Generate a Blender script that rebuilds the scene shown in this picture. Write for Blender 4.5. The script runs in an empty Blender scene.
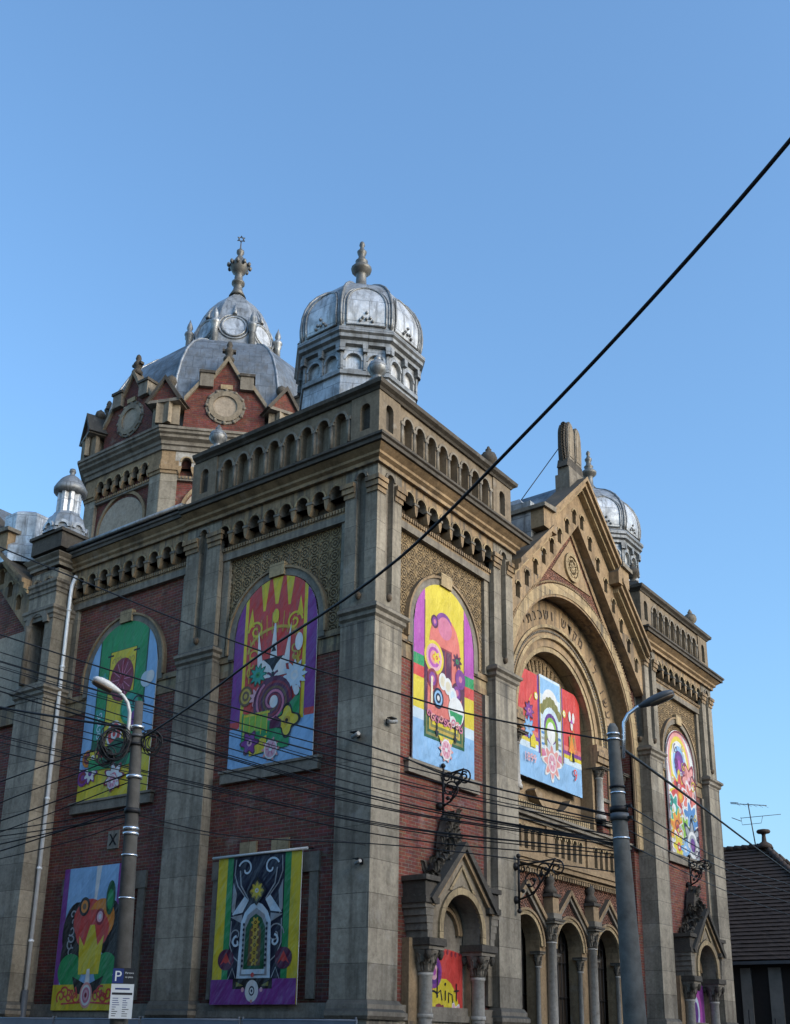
import bpy, bmesh, math, random
from mathutils import Vector, Matrix
random.seed(7)
PI = math.pi
R_ = math.radians
sc = bpy.context.scene
COL = sc.collection

# ---------------------------------------------------------------- materials
MATS = {}
class NT:
    def __init__(s, name):
        s.m = bpy.data.materials.new(name); s.m.use_nodes = True
        s.t = s.m.node_tree; s.t.nodes.clear()
        s.out = s.n('ShaderNodeOutputMaterial'); s.b = s.n('ShaderNodeBsdfPrincipled')
        s.l(s.b.outputs[0], s.out.inputs[0])
    def n(s, typ, **kw):
        x = s.t.nodes.new(typ)
        for k, v in kw.items(): setattr(x, k, v)
        return x
    def l(s, a, b): s.t.links.new(a, b)
    def setin(s, sock, v):
        if isinstance(v, (int, float)): sock.default_value = v
        elif isinstance(v, tuple): sock.default_value = v if len(v) == len(sock.default_value) else v + (1,)
        else: s.l(v, sock)
    def math(s, op, a, b=None, c=None, clamp=False):
        x = s.n('ShaderNodeMath', operation=op); x.use_clamp = clamp
        for i, v in enumerate((a, b, c)):
            if v is not None: s.setin(x.inputs[i], v)
        return x.outputs[0]
    def vmath(s, op, a, b=None):
        x = s.n('ShaderNodeVectorMath', operation=op)
        s.setin(x.inputs[0], a)
        if b is not None:
            if isinstance(b, (int, float)): x.inputs['Scale'].default_value = b
            else: s.setin(x.inputs[1], b)
        return x
    def noise(s, vec, scale, detail=4, rough=.6):
        x = s.n('ShaderNodeTexNoise'); x.inputs['Scale'].default_value = scale
        x.inputs['Detail'].default_value = detail; x.inputs['Roughness'].default_value = rough
        s.l(vec, x.inputs['Vector']); return x.outputs['Fac']
    def ramp(s, f, a, b, ca=0.0, cb=1.0):
        x = s.n('ShaderNodeMapRange'); x.clamp = True
        s.setin(x.inputs[0], f)
        for i, v in enumerate((a, b, ca, cb)): x.inputs[i + 1].default_value = v
        return x.outputs[0]
    def mix(s, f, a, b, mode='MIX'):
        x = s.n('ShaderNodeMix', data_type='RGBA', blend_type=mode)
        s.setin(x.inputs[0], f); s.setin(x.inputs[6], a); s.setin(x.inputs[7], b)
        return x.outputs[2]
    def wall(s):
        g = s.n('ShaderNodeNewGeometry')
        c = s.vmath('CROSS_PRODUCT', (0, 0, 1), g.outputs['True Normal'])
        c = s.vmath('NORMALIZE', c.outputs[0])
        d = s.vmath('DOT_PRODUCT', g.outputs['Position'], c.outputs[0])
        sp = s.n('ShaderNodeSeparateXYZ'); s.l(g.outputs['Position'], sp.inputs[0])
        cb = s.n('ShaderNodeCombineXYZ'); s.l(d.outputs['Value'], cb.inputs[0]); s.l(sp.outputs[2], cb.inputs[1])
        sn = s.n('ShaderNodeSeparateXYZ'); s.l(g.outputs['Normal'], sn.inputs[0])
        return cb.outputs[0], g.outputs['Position'], sn.outputs[2], sp.outputs[2]
    def bump(s, h, strength, dist=.02):
        x = s.n('ShaderNodeBump'); x.inputs['Strength'].default_value = strength; x.inputs['Distance'].default_value = dist
        s.l(h, x.inputs['Height']); s.l(x.outputs[0], s.b.inputs['Normal'])
    def scalev(s, v, sx, sy, sz):
        return s.vmath('MULTIPLY', v, (sx, sy, sz)).outputs[0]

def weather(k, col, pos, nz, amount=.5, streak=.5, soot=.5):
    big = k.noise(pos, .55, 5, .65)
    fine = k.noise(pos, 11, 4, .6)
    st = k.noise(k.scalev(pos, 3.2, 3.2, .22), 1.0, 4, .6)
    col = k.mix(k.ramp(big, .35, .7, 0, amount), col, (.36, .34, .31), 'MULTIPLY')
    col = k.mix(k.ramp(st, .48, .72, 0, streak), col, (.3, .28, .26), 'MULTIPLY')
    col = k.mix(k.ramp(fine, .35, .7, 0, .55), col, (.5, .48, .45), 'MULTIPLY')
    blot = k.noise(k.vmath('ADD', pos, (5, 19, 2)).outputs[0], 3.6, 6, .72)
    col = k.mix(k.ramp(blot, .5, .68, 0, .45), col, (.42, .40, .37), 'MULTIPLY')
    pn = k.noise(k.scalev(pos, 1, 1, .45), .9, 6, .7)
    col = k.mix(k.ramp(pn, .56, .68, 0, soot), col, (.030, .028, .026))
    lt = k.noise(k.vmath('ADD', pos, (31, 7, 3)).outputs[0], 1.7, 5, .6)
    col = k.mix(k.ramp(lt, .6, .72, 0, .25), col, (.42, .40, .36))
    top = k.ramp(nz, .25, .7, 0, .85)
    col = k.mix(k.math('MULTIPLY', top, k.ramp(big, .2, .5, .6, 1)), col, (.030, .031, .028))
    return col, fine, st

def stone(name, base, block=None, amount=.5, streak=.5, soot=.35, bump=.5):
    if name in MATS: return MATS[name]
    k = NT(name); w, pos, nz, z = k.wall()
    col = k.mix(0.0, base, base)
    h = None
    if block:
        br = k.n('ShaderNodeTexBrick'); br.offset = .5
        k.l(w, br.inputs['Vector']); br.inputs['Scale'].default_value = 1
        br.inputs['Brick Width'].default_value = block[0]; br.inputs['Row Height'].default_value = block[1]
        br.inputs['Mortar Size'].default_value = .009; br.inputs['Mortar Smooth'].default_value = .25
        br.inputs['Color1'].default_value = (.76, .75, .73, 1); br.inputs['Color2'].default_value = (1.14, 1.12, 1.08, 1)
        br.inputs['Mortar'].default_value = (.42, .40, .38, 1)
        col = k.mix(1.0, col, br.outputs['Color'], 'MULTIPLY'); h = br.outputs['Fac']
    col, fine, st = weather(k, col, pos, nz, amount, streak, soot)
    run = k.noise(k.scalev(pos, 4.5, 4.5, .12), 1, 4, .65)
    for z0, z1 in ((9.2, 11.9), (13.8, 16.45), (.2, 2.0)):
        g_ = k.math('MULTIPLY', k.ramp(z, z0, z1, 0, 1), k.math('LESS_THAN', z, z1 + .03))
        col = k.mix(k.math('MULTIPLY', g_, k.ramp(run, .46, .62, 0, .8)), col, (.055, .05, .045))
    k.l(col, k.b.inputs['Base Color']); k.b.inputs['Roughness'].default_value = .88
    hh = k.math('MULTIPLY', fine, .6)
    hh = k.math('ADD', hh, k.math('MULTIPLY', k.noise(pos, 38, 3, .6), .35))
    if h is not None: hh = k.math('SUBTRACT', hh, k.math('MULTIPLY', h, .9))
    k.bump(hh, bump, .02)
    MATS[name] = k.m; return k.m

def brick(name, c1, c2, mortar):
    k = NT(name); w, pos, nz, z = k.wall()
    br = k.n('ShaderNodeTexBrick'); br.offset = .5
    wob = k.noise(pos, 3, 2, .5)
    k.l(k.vmath('ADD', w, k.vmath('SCALE', k.vmath('SUBTRACT', k.n('ShaderNodeCombineXYZ').outputs[0], (0, 0, 0)).outputs[0], .01).outputs[0]).outputs[0], br.inputs['Vector'])
    br.inputs['Scale'].default_value = 1
    br.inputs['Brick Width'].default_value = .29; br.inputs['Row Height'].default_value = .095
    br.inputs['Mortar Size'].default_value = .011; br.inputs['Mortar Smooth'].default_value = .3; br.inputs['Bias'].default_value = -.1
    br.inputs['Color1'].default_value = c1 + (1,); br.inputs['Color2'].default_value = c2 + (1,); br.inputs['Mortar'].default_value = mortar + (1,)
    col, fine, st = weather(k, br.outputs['Color'], pos, nz, .45, .35, .3)
    cell = k.n('ShaderNodeTexVoronoi'); cell.inputs['Scale'].default_value = 1; k.l(k.scalev(w, 3.45, 10.5, 1), cell.inputs['Vector'])
    col = k.mix(.35, col, k.mix(1.0, col, k.mix(.75, (1, 1, 1), cell.outputs['Color']), 'MULTIPLY'))
    salt = k.noise(k.vmath('ADD', pos, (3, 41, 9)).outputs[0], .8, 6, .75)
    col = k.mix(k.ramp(salt, .58, .72, 0, .25), col, (.32, .25, .20))
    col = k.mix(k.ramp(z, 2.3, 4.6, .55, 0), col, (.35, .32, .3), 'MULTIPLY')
    k.l(col, k.b.inputs['Base Color']); k.b.inputs['Roughness'].default_value = .9
    k.bump(k.math('SUBTRACT', k.math('MULTIPLY', fine, .5), br.outputs['Fac']), .7, .02)
    MATS[name] = k.m

def relief(name, base):
    k = NT(name); w, pos, nz, z = k.wall()
    s = k.vmath('SCALE', w, 1 / .37).outputs[0]
    f = k.vmath('SUBTRACT', k.vmath('FRACTION', s).outputs[0], (.5, .5, 0)).outputs[0]
    sp = k.n('ShaderNodeSeparateXYZ'); k.l(f, sp.inputs[0])
    ax = k.math('ABSOLUTE', sp.outputs[0]); ay = k.math('ABSOLUTE', sp.outputs[1])
    ln = k.vmath('LENGTH', k.scalev(f, 1, 1, 0)).outputs['Value']
    rings = k.math('SINE', k.math('MULTIPLY', ln, 26))
    ang = k.math('ARCTAN2', sp.outputs[1], sp.outputs[0])
    pet = k.math('MULTIPLY', k.math('SINE', k.math('MULTIPLY', ang, 8)), k.ramp(ln, .1, .4, .2, 1))
    edge = k.ramp(k.math('MAXIMUM', ax, ay), .42, .46, 0, 1)
    dia = k.math('SINE', k.math('MULTIPLY', k.math('ADD', ax, ay), 22))
    h = k.math('ADD', k.math('MULTIPLY', rings, .5), k.math('MULTIPLY', pet, .35))
    h = k.math('ADD', h, k.math('MULTIPLY', dia, .3)); h = k.math('ADD', h, edge)
    col = k.mix(k.ramp(h, -.5, .5, 0, 1), tuple(c * .42 for c in base), base)
    col, fine, st = weather(k, col, pos, nz, .4, .4, .25)
    k.l(col, k.b.inputs['Base Color']); k.b.inputs['Roughness'].default_value = .9
    k.bump(h, 1.0, .04)
    MATS[name] = k.m

def zinc(name, base, rough=.38, metal=.75, panel=(.9, .6)):
    k = NT(name); w, pos, nz, z = k.wall()
    br = k.n('ShaderNodeTexBrick'); br.offset = .5; k.l(w, br.inputs['Vector']); br.inputs['Scale'].default_value = 1
    br.inputs['Brick Width'].default_value = panel[0]; br.inputs['Row Height'].default_value = panel[1]
    br.inputs['Mortar Size'].default_value = .012
    br.inputs['Color1'].default_value = (.82, .84, .86, 1); br.inputs['Color2'].default_value = (1.05, 1.05, 1.05, 1); br.inputs['Mortar'].default_value = (.45, .46, .48, 1)
    col = k.mix(1.0, base, br.outputs['Color'], 'MULTIPLY')
    n1 = k.noise(pos, 1.6, 6, .65); n2 = k.noise(k.scalev(pos, 5, 5, .7), 1, 4, .6)
    col = k.mix(k.ramp(n1, .4, .66, 0, .75), col, (.30, .32, .34), 'MULTIPLY')
    col = k.mix(k.ramp(n2, .5, .68, 0, .65), col, (.10, .095, .085))
    col = k.mix(k.ramp(k.noise(pos, 7, 5, .7), .52, .7, 0, .5), col, (.14, .135, .13))
    k.l(col, k.b.inputs['Base Color']); k.b.inputs['Metallic'].default_value = metal
    k.l(k.ramp(n1, .3, .7, rough - .12, rough + .2), k.b.inputs['Roughness'])
    k.bump(k.math('ADD', k.math('MULTIPLY', k.noise(pos, 4.5, 3, .5), 1.0), k.math('MULTIPLY', br.outputs['Fac'], -.3)), .35, .05)
    MATS[name] = k.m

def plain(name, base, rough=.7, metal=0.0, var=.35, bump=.15, nscale=6, spec=.4):
    if name in MATS: return MATS[name]
    k = NT(name); w, pos, nz, z = k.wall()
    n1 = k.noise(pos, nscale, 5, .6)
    col = k.mix(k.ramp(n1, .35, .7, 0, var), base, (.45, .43, .40), 'MULTIPLY')
    k.l(col, k.b.inputs['Base Color']); k.b.inputs['Roughness'].default_value = rough; k.b.inputs['Metallic'].default_value = metal
    k.b.inputs['Specular IOR Level'].default_value = spec
    if bump: k.bump(k.noise(pos, nscale * 4, 3, .6), bump, .01)
    MATS[name] = k.m; return k.m

def cloth(col):
    name = 'printed_cloth_%d_%d_%d' % tuple(int(c * 255) for c in col)
    if name in MATS: return MATS[name]
    k = NT(name); w, pos, nz, z = k.wall()
    n1 = k.noise(pos, 1.3, 5, .6)
    c = k.mix(k.ramp(n1, .35, .7, 0, .34), col, (.55, .54, .53), 'MULTIPLY')
    dr = k.noise(k.scalev(pos, 2.5, 2.5, .3), 1, 4, .6); c = k.mix(k.ramp(dr, .55, .75, 0, .3), c, (.5, .48, .45), 'MULTIPLY')
    c = k.mix(k.ramp(k.noise(pos, 5, 4, .6), .55, .8, 0, .07), c, (.5, .48, .45))
    k.l(c, k.b.inputs['Base Color']); k.b.inputs['Roughness'].default_value = .5; k.b.inputs['Specular IOR Level'].default_value = .35
    dg = k.vmath('ADD', k.scalev(pos, 1.2, 1.2, .5), k.scalev(w, .5, .9, 0)).outputs[0]
    k.bump(k.math('ADD', k.noise(dg, 1.5, 3, .5), k.math('MULTIPLY', k.noise(k.scalev(pos, 1, 1, .25), 5, 3, .5), .3)), .8, .16)
    MATS[name] = k.m; return k.m

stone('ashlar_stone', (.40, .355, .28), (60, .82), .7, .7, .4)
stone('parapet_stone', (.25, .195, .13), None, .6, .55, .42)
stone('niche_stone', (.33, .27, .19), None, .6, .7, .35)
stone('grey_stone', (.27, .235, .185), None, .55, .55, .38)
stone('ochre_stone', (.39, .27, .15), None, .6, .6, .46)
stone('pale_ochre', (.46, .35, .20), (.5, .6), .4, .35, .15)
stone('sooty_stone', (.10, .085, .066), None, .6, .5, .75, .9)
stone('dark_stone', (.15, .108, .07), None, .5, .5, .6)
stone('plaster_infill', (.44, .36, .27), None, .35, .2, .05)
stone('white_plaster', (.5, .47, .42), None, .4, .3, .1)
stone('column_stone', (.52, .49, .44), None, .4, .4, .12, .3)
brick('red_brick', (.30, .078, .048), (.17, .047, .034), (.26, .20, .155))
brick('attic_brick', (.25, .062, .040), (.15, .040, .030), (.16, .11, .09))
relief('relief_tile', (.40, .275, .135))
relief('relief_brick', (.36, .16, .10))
zinc('zinc', (.43, .44, .44), .46, .5)
zinc('bright_zinc', (.66, .665, .66), .42, .42, (1.4, .8))
plain('finial_zinc', (.17, .165, .15), .5, .4, .6, .2, 3)
zinc('dark_zinc', (.31, .315, .31), .5, .45)
zinc('roof_zinc', (.20, .225, .25), .5, .35, (.55, .75))
plain('galvanised', (.78, .80, .82), .25, .8, .2, .05)
plain('pale_pipe', (.80, .82, .83), .3, .1, .2, .05)
plain('iron', (.018, .017, .017), .55, .3, .3, .2)
plain('cable_black', (.014, .014, .015), .6, 0, .2, 0)
plain('void', (.012, .011, .011), .9)
plain('door_wood', (.045, .032, .022), .7)
plain('concrete', (.17, .165, .148), .85, 0, .8, .7, 4)
plain('weathered_concrete', (.10, .095, .085), .85, 0, .9, .8, 3)
plain('lamp_paint', (.62, .62, .60), .4, 0, .35, .05)
plain('lamp_grey', (.10, .105, .11), .5, .1, .3, .05)
plain('lamp_glass', (.20, .14, .09), .2)
plain('timber_dark', (.028, .020, .016), .8)
plain('strip_render', (.27, .23, .19), .9, 0, .5, .3, 2)
plain('render_grey', (.10, .09, .08), .9, 0, .5, .3, 2)
plain('roof_tile', (.066, .045, .034), .85, 0, .6, .6, 3)
plain('hoarding_grey', (.20, .23, .28), .5, .2, .4, .1, 2)
plain('asphalt', (.05, .05, .05), .9, 0, .4, .5, 9)
plain('pavement', (.10, .095, .09), .9, 0, .5, .4, 4)
plain('sign_white', (.70, .72, .72), .4, 0, .1, 0)
plain('sign_navy', (.012, .03, .16), .4, 0, .1, 0)
plain('sign_black', (.015, .015, .02), .4, 0, .1, 0)
plain('camera_white', (.26, .26, .25), .5)

# ---------------------------------------------------------------- mesh builder
class MB:
    def __init__(s): s.v = []; s.f = []; s.mi = []; s.sm = []; s.mats = []
    def mid(s, m):
        if m not in s.mats: s.mats.append(m)
        return s.mats.index(m)
    def face(s, pts, m, smooth=False):
        b = len(s.v); s.v += [tuple(p) for p in pts]
        s.f.append(tuple(range(b, b + len(pts)))); s.mi.append(s.mid(m)); s.sm.append(smooth)
    def grid(s, rows, m, smooth=True, closed=False, cap0=False, cap1=False):
        b = len(s.v); n = len(rows[0]); i = s.mid(m)
        for r in rows: s.v += [tuple(p) for p in r]
        for a in range(len(rows) - 1):
            for c in range(n if closed else n - 1):
                d = (c + 1) % n
                s.f.append((b + a * n + c, b + a * n + d, b + (a + 1) * n + d, b + (a + 1) * n + c)); s.mi.append(i); s.sm.append(smooth)
        if cap0: s.f.append(tuple(b + c for c in range(n))); s.mi.append(i); s.sm.append(False)
        if cap1: s.f.append(tuple(b + (len(rows) - 1) * n + c for c in range(n))); s.mi.append(i); s.sm.append(False)
    def hexa(s, p, m):
        b = len(s.v); s.v += [tuple(q) for q in p]; i = s.mid(m)
        for f in ((0, 1, 2, 3), (4, 5, 6, 7), (0, 1, 5, 4), (1, 2, 6, 5), (2, 3, 7, 6), (3, 0, 4, 7)):
            s.f.append(tuple(b + j for j in f)); s.mi.append(i); s.sm.append(False)
    def box(s, x0, x1, y0, y1, z0, z1, m):
        s.hexa([(x0, y0, z0), (x1, y0, z0), (x1, y1, z0), (x0, y1, z0), (x0, y0, z1), (x1, y0, z1), (x1, y1, z1), (x0, y1, z1)], m)
    def fbox(s, F, u0, u1, n0, n1, z0, z1, m):
        P = F.p
        s.hexa([P(u0, n0, z0), P(u1, n0, z0), P(u1, n1, z0), P(u0, n1, z0), P(u0, n0, z1), P(u1, n0, z1), P(u1, n1, z1), P(u0, n1, z1)], m)
    def prism(s, F, poly, n0, n1, m):
        a = [F.p(u, n0, z) for u, z in poly]; b = [F.p(u, n1, z) for u, z in poly]
        s.face(a, m); s.face(b, m); s.grid([a, b], m, False, True)
    def lathe(s, c, prof, m, seg=16, rot=0, smooth=True, cap=True):
        rows = [[(c[0] + r * math.cos(rot + 2 * PI * i / seg), c[1] + r * math.sin(rot + 2 * PI * i / seg), z) for i in range(seg)] for r, z in prof]
        s.grid(rows, m, smooth, True, cap, cap)
    def tube(s, pts, r, m, seg=6, closed=False):
        pts = [Vector(p) for p in pts]; rows = []; n = len(pts); up = None
        for i, p in enumerate(pts):
            if closed: t = pts[(i + 1) % n] - pts[i - 1]
            else: t = pts[min(i + 1, n - 1)] - pts[max(i - 1, 0)]
            t.normalize()
            if up is None:
                up = Vector((0, 0, 1)) if abs(t.z) < .9 else Vector((1, 0, 0))
            a = t.cross(up); a.normalize(); up = a.cross(t); up.normalize()
            rr = r[i] if isinstance(r, (list, tuple)) else r
            rows.append([p + (a * math.cos(2 * PI * j / seg) + up * math.sin(2 * PI * j / seg)) * rr for j in range(seg)])
        if closed: rows.append(rows[0])
        s.grid(rows, m, True, True, not closed, not closed)
    def ball(s, c, r, m, seg=10, rz=None, jitter=0):
        rz = rz or r; rows = []
        for i in range(7):
            a = -PI / 2 + PI * (i / 6) * .98 + .01 * PI
            rows.append([(c[0] + r * math.cos(a) * math.cos(2 * PI * j / seg) * (1 + random.uniform(-jitter, jitter)), c[1] + r * math.cos(a) * math.sin(2 * PI * j / seg) * (1 + random.uniform(-jitter, jitter)), c[2] + rz * math.sin(a)) for j in range(seg)])
        s.grid(rows, m, True, True, True, True)
    def ring(s, F, c, zs, r0, r1, n0, n1, m, a0=0.0, a1=PI, seg=24, foot=None):
        A = [a0 + (a1 - a0) * i / seg for i in range(seg + 1)]
        pi = [(c + r0 * math.cos(a), zs + r0 * math.sin(a)) for a in A]; po = [(c + r1 * math.cos(a), zs + r1 * math.sin(a)) for a in A]
        if foot is not None:
            pi = [(c + r0, foot)] + pi + [(c - r0, foot)]; po = [(c + r1, foot)] + po + [(c - r1, foot)]
        q = lambda l, n: [F.p(u, n, z) for u, z in l]
        s.grid([q(pi, n1), q(po, n1)], m, False); s.grid([q(po, n1), q(po, n0)], m, False); s.grid([q(pi, n1), q(pi, n0)], m, False)
        for e in (0, -1):
            s.face([F.p(*([pi[e][0], n1, pi[e][1]])), F.p(po[e][0], n1, po[e][1]), F.p(po[e][0], n0, po[e][1]), F.p(pi[e][0], n0, pi[e][1])], m)
    def panel(s, F, u0, u1, z0, z1, ops, n, depth, m, mb=None, mr=None, seg=8, back=True, solid=True, ends=(1, 1)):
        Z0 = z0 if callable(z0) else (lambda u: z0); Z1 = z1 if callable(z1) else (lambda u: z1)
        P = F.p; mb = mb or m; mr = mr or m
        def q(a, b, za, zb_, zc, zd): s.face([P(a, n, za), P(b, n, zb_), P(b, n, zd), P(a, n, zc)], m)
        cur = u0
        for (c, w, zb, zs) in ops:
            if c - w > cur + 1e-5: q(cur, c - w, Z0(cur), Z0(c - w), Z1(cur), Z1(c - w))
            arc = [(c - w * math.cos(PI * i / seg), zs + w * math.sin(PI * i / seg)) for i in range(seg + 1)]
            if zb > Z0(c) + 1e-5: q(c - w, c + w, Z0(c - w), Z0(c + w), zb, zb)
            for i in range(seg):
                (a, za), (b, zb2) = arc[i], arc[i + 1]
                q(a, b, za, zb2, Z1(a), Z1(b))
            bd = [(c - w, zb)] + arc + [(c + w, zb)]
            f = [P(a, n, z) for a, z in bd]; g = [P(a, n - depth, z) for a, z in bd]
            s.grid([f, g], mr, False)
            if back: s.face([f[0], f[-1], g[-1], g[0]], mr); s.face(g, mb)
            cur = c + w
        if u1 > cur + 1e-5: q(cur, u1, Z0(cur), Z0(u1), Z1(cur), Z1(u1))
        if solid:
            k = n - depth
            s.face([P(u0, n, Z1(u0)), P(u1, n, Z1(u1)), P(u1, k, Z1(u1)), P(u0, k, Z1(u0))], m)
            s.face([P(u0, n, Z0(u0)), P(u1, n, Z0(u1)), P(u1, k, Z0(u1)), P(u0, k, Z0(u0))], m)
            for u in [q_ for q_, e_ in zip((u0, u1), ends) if e_]: s.face([P(u, n, Z0(u)), P(u, n, Z1(u)), P(u, k, Z1(u)), P(u, k, Z0(u))], m)
    def sweep(s, path, prof, m, closed=False):
        n = len(path); rows = []
        for i, (x, y) in enumerate(path):
            ds = []
            if closed or i > 0: a = path[i - 1]; ds.append(Vector((x - a[0], y - a[1])).normalized())
            if closed or i < n - 1: b = path[(i + 1) % n]; ds.append(Vector((b[0] - x, b[1] - y)).normalized())
            ns = [Vector((d.y, -d.x)) for d in ds]
            mt = sum(ns, Vector((0, 0))) / len(ns)
            mt = mt / max(mt.length_squared, .2)
            rows.append([(x + mt.x * o, y + mt.y * o, z) for o, z in prof])
        if closed: rows.append(rows[0])
        s.grid(rows, m, False, True)
        if not closed: s.face(rows[0], m); s.face(rows[-1], m)

def leaf(mb, base, out, h, w, curl, m, lean=0.0):
    b = Vector(base); o = Vector((out[0], out[1], 0)).normalized(); sd = Vector((-o.y, o.x, 0)); rows = []
    for i in range(6):
        t = i / 5; ww = w * (math.sin(PI * min(.97, .12 + .85 * t)) ** .7) * (1 if i % 2 else .78)
        c = b + Vector((0, 0, h * (t - .35 * t ** 4))) + o * (curl * t ** 2.2) + sd * lean * t
        rows.append([c - sd * ww, c - sd * ww * .5 + o * ww * .35, c + o * ww * .1, c + sd * ww * .5 + o * ww * .35, c + sd * ww])
    mb.grid(rows, m, False)
class Fr:
    def __init__(s, O, U, N): s.O = O; s.U = U; s.N = N
    def p(s, u, n, z): return (s.O[0] + s.U[0] * u + s.N[0] * n, s.O[1] + s.U[1] * u + s.N[1] * n, z)

def obj(name, mb, parent=None, loc=(0, 0, 0), **props):
    me = bpy.data.meshes.new(name)
    L = Vector(loc)
    me.from_pydata([Vector(v) - L for v in mb.v], [], mb.f)
    for m in mb.mats: me.materials.append(MATS[m] if isinstance(m, str) else m)
    me.polygons.foreach_set('material_index', mb.mi); me.polygons.foreach_set('use_smooth', mb.sm)
    bm = bmesh.new(); bm.from_mesh(me)
    bmesh.ops.remove_doubles(bm, verts=bm.verts, dist=1e-5)
    bmesh.ops.recalc_face_normals(bm, faces=bm.faces); bm.to_mesh(me); bm.free()
    o = bpy.data.objects.new(name, me); COL.objects.link(o); o.location = L
    if parent is not None: o.parent = parent
    for k, v in props.items(): o[k] = v
    return o
def thing(name, label, cat, loc=(0, 0, 0), group=None):
    o = bpy.data.objects.new(name, None); COL.objects.link(o); o.location = loc
    o['label'] = label; o['category'] = cat
    if group: o['group'] = group
    return o
def copy_tree(root, loc, label=None):
    r = root.copy(); COL.objects.link(r); r.location = loc
    if label: r['label'] = label
    for ch in list(root.children):
        c = ch.copy(); COL.objects.link(c); c.parent = r
        for g in list(ch.children):
            d = g.copy(); COL.objects.link(d); d.parent = c
    return r

# ---------------------------------------------------------------- synagogue
SYN = thing('synagogue', 'large ornate brick and stone synagogue with silver domes and arched gable', 'synagogue')
FF = Fr((0, 0), (1, 0), (0, -1))          # street front, u = x
SF = Fr((0, 0), (0, 1), (-1, 0))          # side front, u = y
W1, W2 = 7.08, 7.35
P0, P1 = 17.12, 24.2

CORN = [(0, 16.45), (.10, 16.45), (.10, 16.56), (.20, 16.62), (.20, 16.70), (.36, 16.82), (.44, 16.84), (.44, 16.97), (.50, 17.0), (.50, 17.05), (.05, 17.16), (0, 17.16)]
CORN = [(0, 16.45), (.10, 16.45), (.10, 16.56), (.20, 16.62), (.20, 16.70), (.30, 16.77), (.36, 16.82), (.36, 16.84), (0, 16.84)]
CROWN = [(0, 16.84), (.44, 16.842), (.44, 16.95), (.50, 16.98), (.50, 17.05), (.05, 17.16), (0, 17.16)]
CORN2 = [(o * .72, z) for o, z in CORN]; CROWN2 = [(o * .72, z) for o, z in CROWN]
LEDGE = [(0, 11.88), (.05, 11.88), (.05, 11.98), (.12, 12.04), (.12, 12.14), (.20, 12.20), (.20, 12.28), (.04, 12.40), (0, 12.40)]
CAPM = [(0, 15.62), (.03, 15.62), (.03, 15.74), (.08, 15.78), (.08, 15.90), (.13, 15.95), (.13, 16.05), (0, 16.07)]
PLIN = [(0, 2.02), (.10, 2.02), (.16, 2.10), (.16, 2.2), (.10, 2.26), (.10, 2.36), (.03, 2.46), (0, 2.46)]
COPE = [(0, 18.74), (.06, 18.74), (.10, 18.80), (.20, 18.86), (.22, 18.97), (.0, 19.06), (-.45, 19.06), (-.45, 18.74)]

def rectpath(x0, x1, y0, y1): return [(x0, y1), (x0, y0), (x1, y0), (x1, y1)]

def pilaster(faces, x0, x1, y0, y1, low=.04, shared=0):
    """corner pier: solid lower shaft with sides, upper shaft with arched slots on the given faces"""
    mb = MB()
    mb.box(x0 - low, x1 + low, y0 - low, y1, 2.44, 11.92, 'ashlar_stone')
    mb.box(x0 + .2, x1 - .2, y0 + .2, y1, 11.9, 16.46, 'dark_stone')
    mb.box(x0 - low - .04, x1 + low + .04, y0 - low - .04, y1, .12, 2.04, 'ashlar_stone')
    for (F, u0, u1) in faces:
        c = (u0 + u1) / 2
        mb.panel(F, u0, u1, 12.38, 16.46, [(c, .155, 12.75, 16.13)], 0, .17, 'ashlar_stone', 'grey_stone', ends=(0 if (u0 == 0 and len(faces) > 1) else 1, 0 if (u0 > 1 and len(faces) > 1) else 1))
        for a, b in ((u0, c - .2), (c + .2, u1)):
            for z0, z1, d in ((15.62, 15.76, .035), (15.76, 15.92, .08), (15.92, 16.05, .12)):
                mb.fbox(F, a + .003 - (0.0 if a > u0 else d), b + (0.0 if b < u1 else d) - .003, -.02, d, z0, z1, 'ochre_stone')
        mb.ring(F, c, 16.13, .155, .23, -.02, .045, 'grey_stone', seg=10)
        # bud below the slot
        q = F.p(c, .03, 12.68); mb.ball(q, .09, 'dark_stone', 8, .12, .15)
    mb.sweep(rectpath(x0, x1, y0, y1), LEDGE, 'grey_stone')
    mb.sweep(rectpath(x0 - low, x1 + low, y0 - low, y1), PLIN, 'grey_stone')
    return mb

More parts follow.
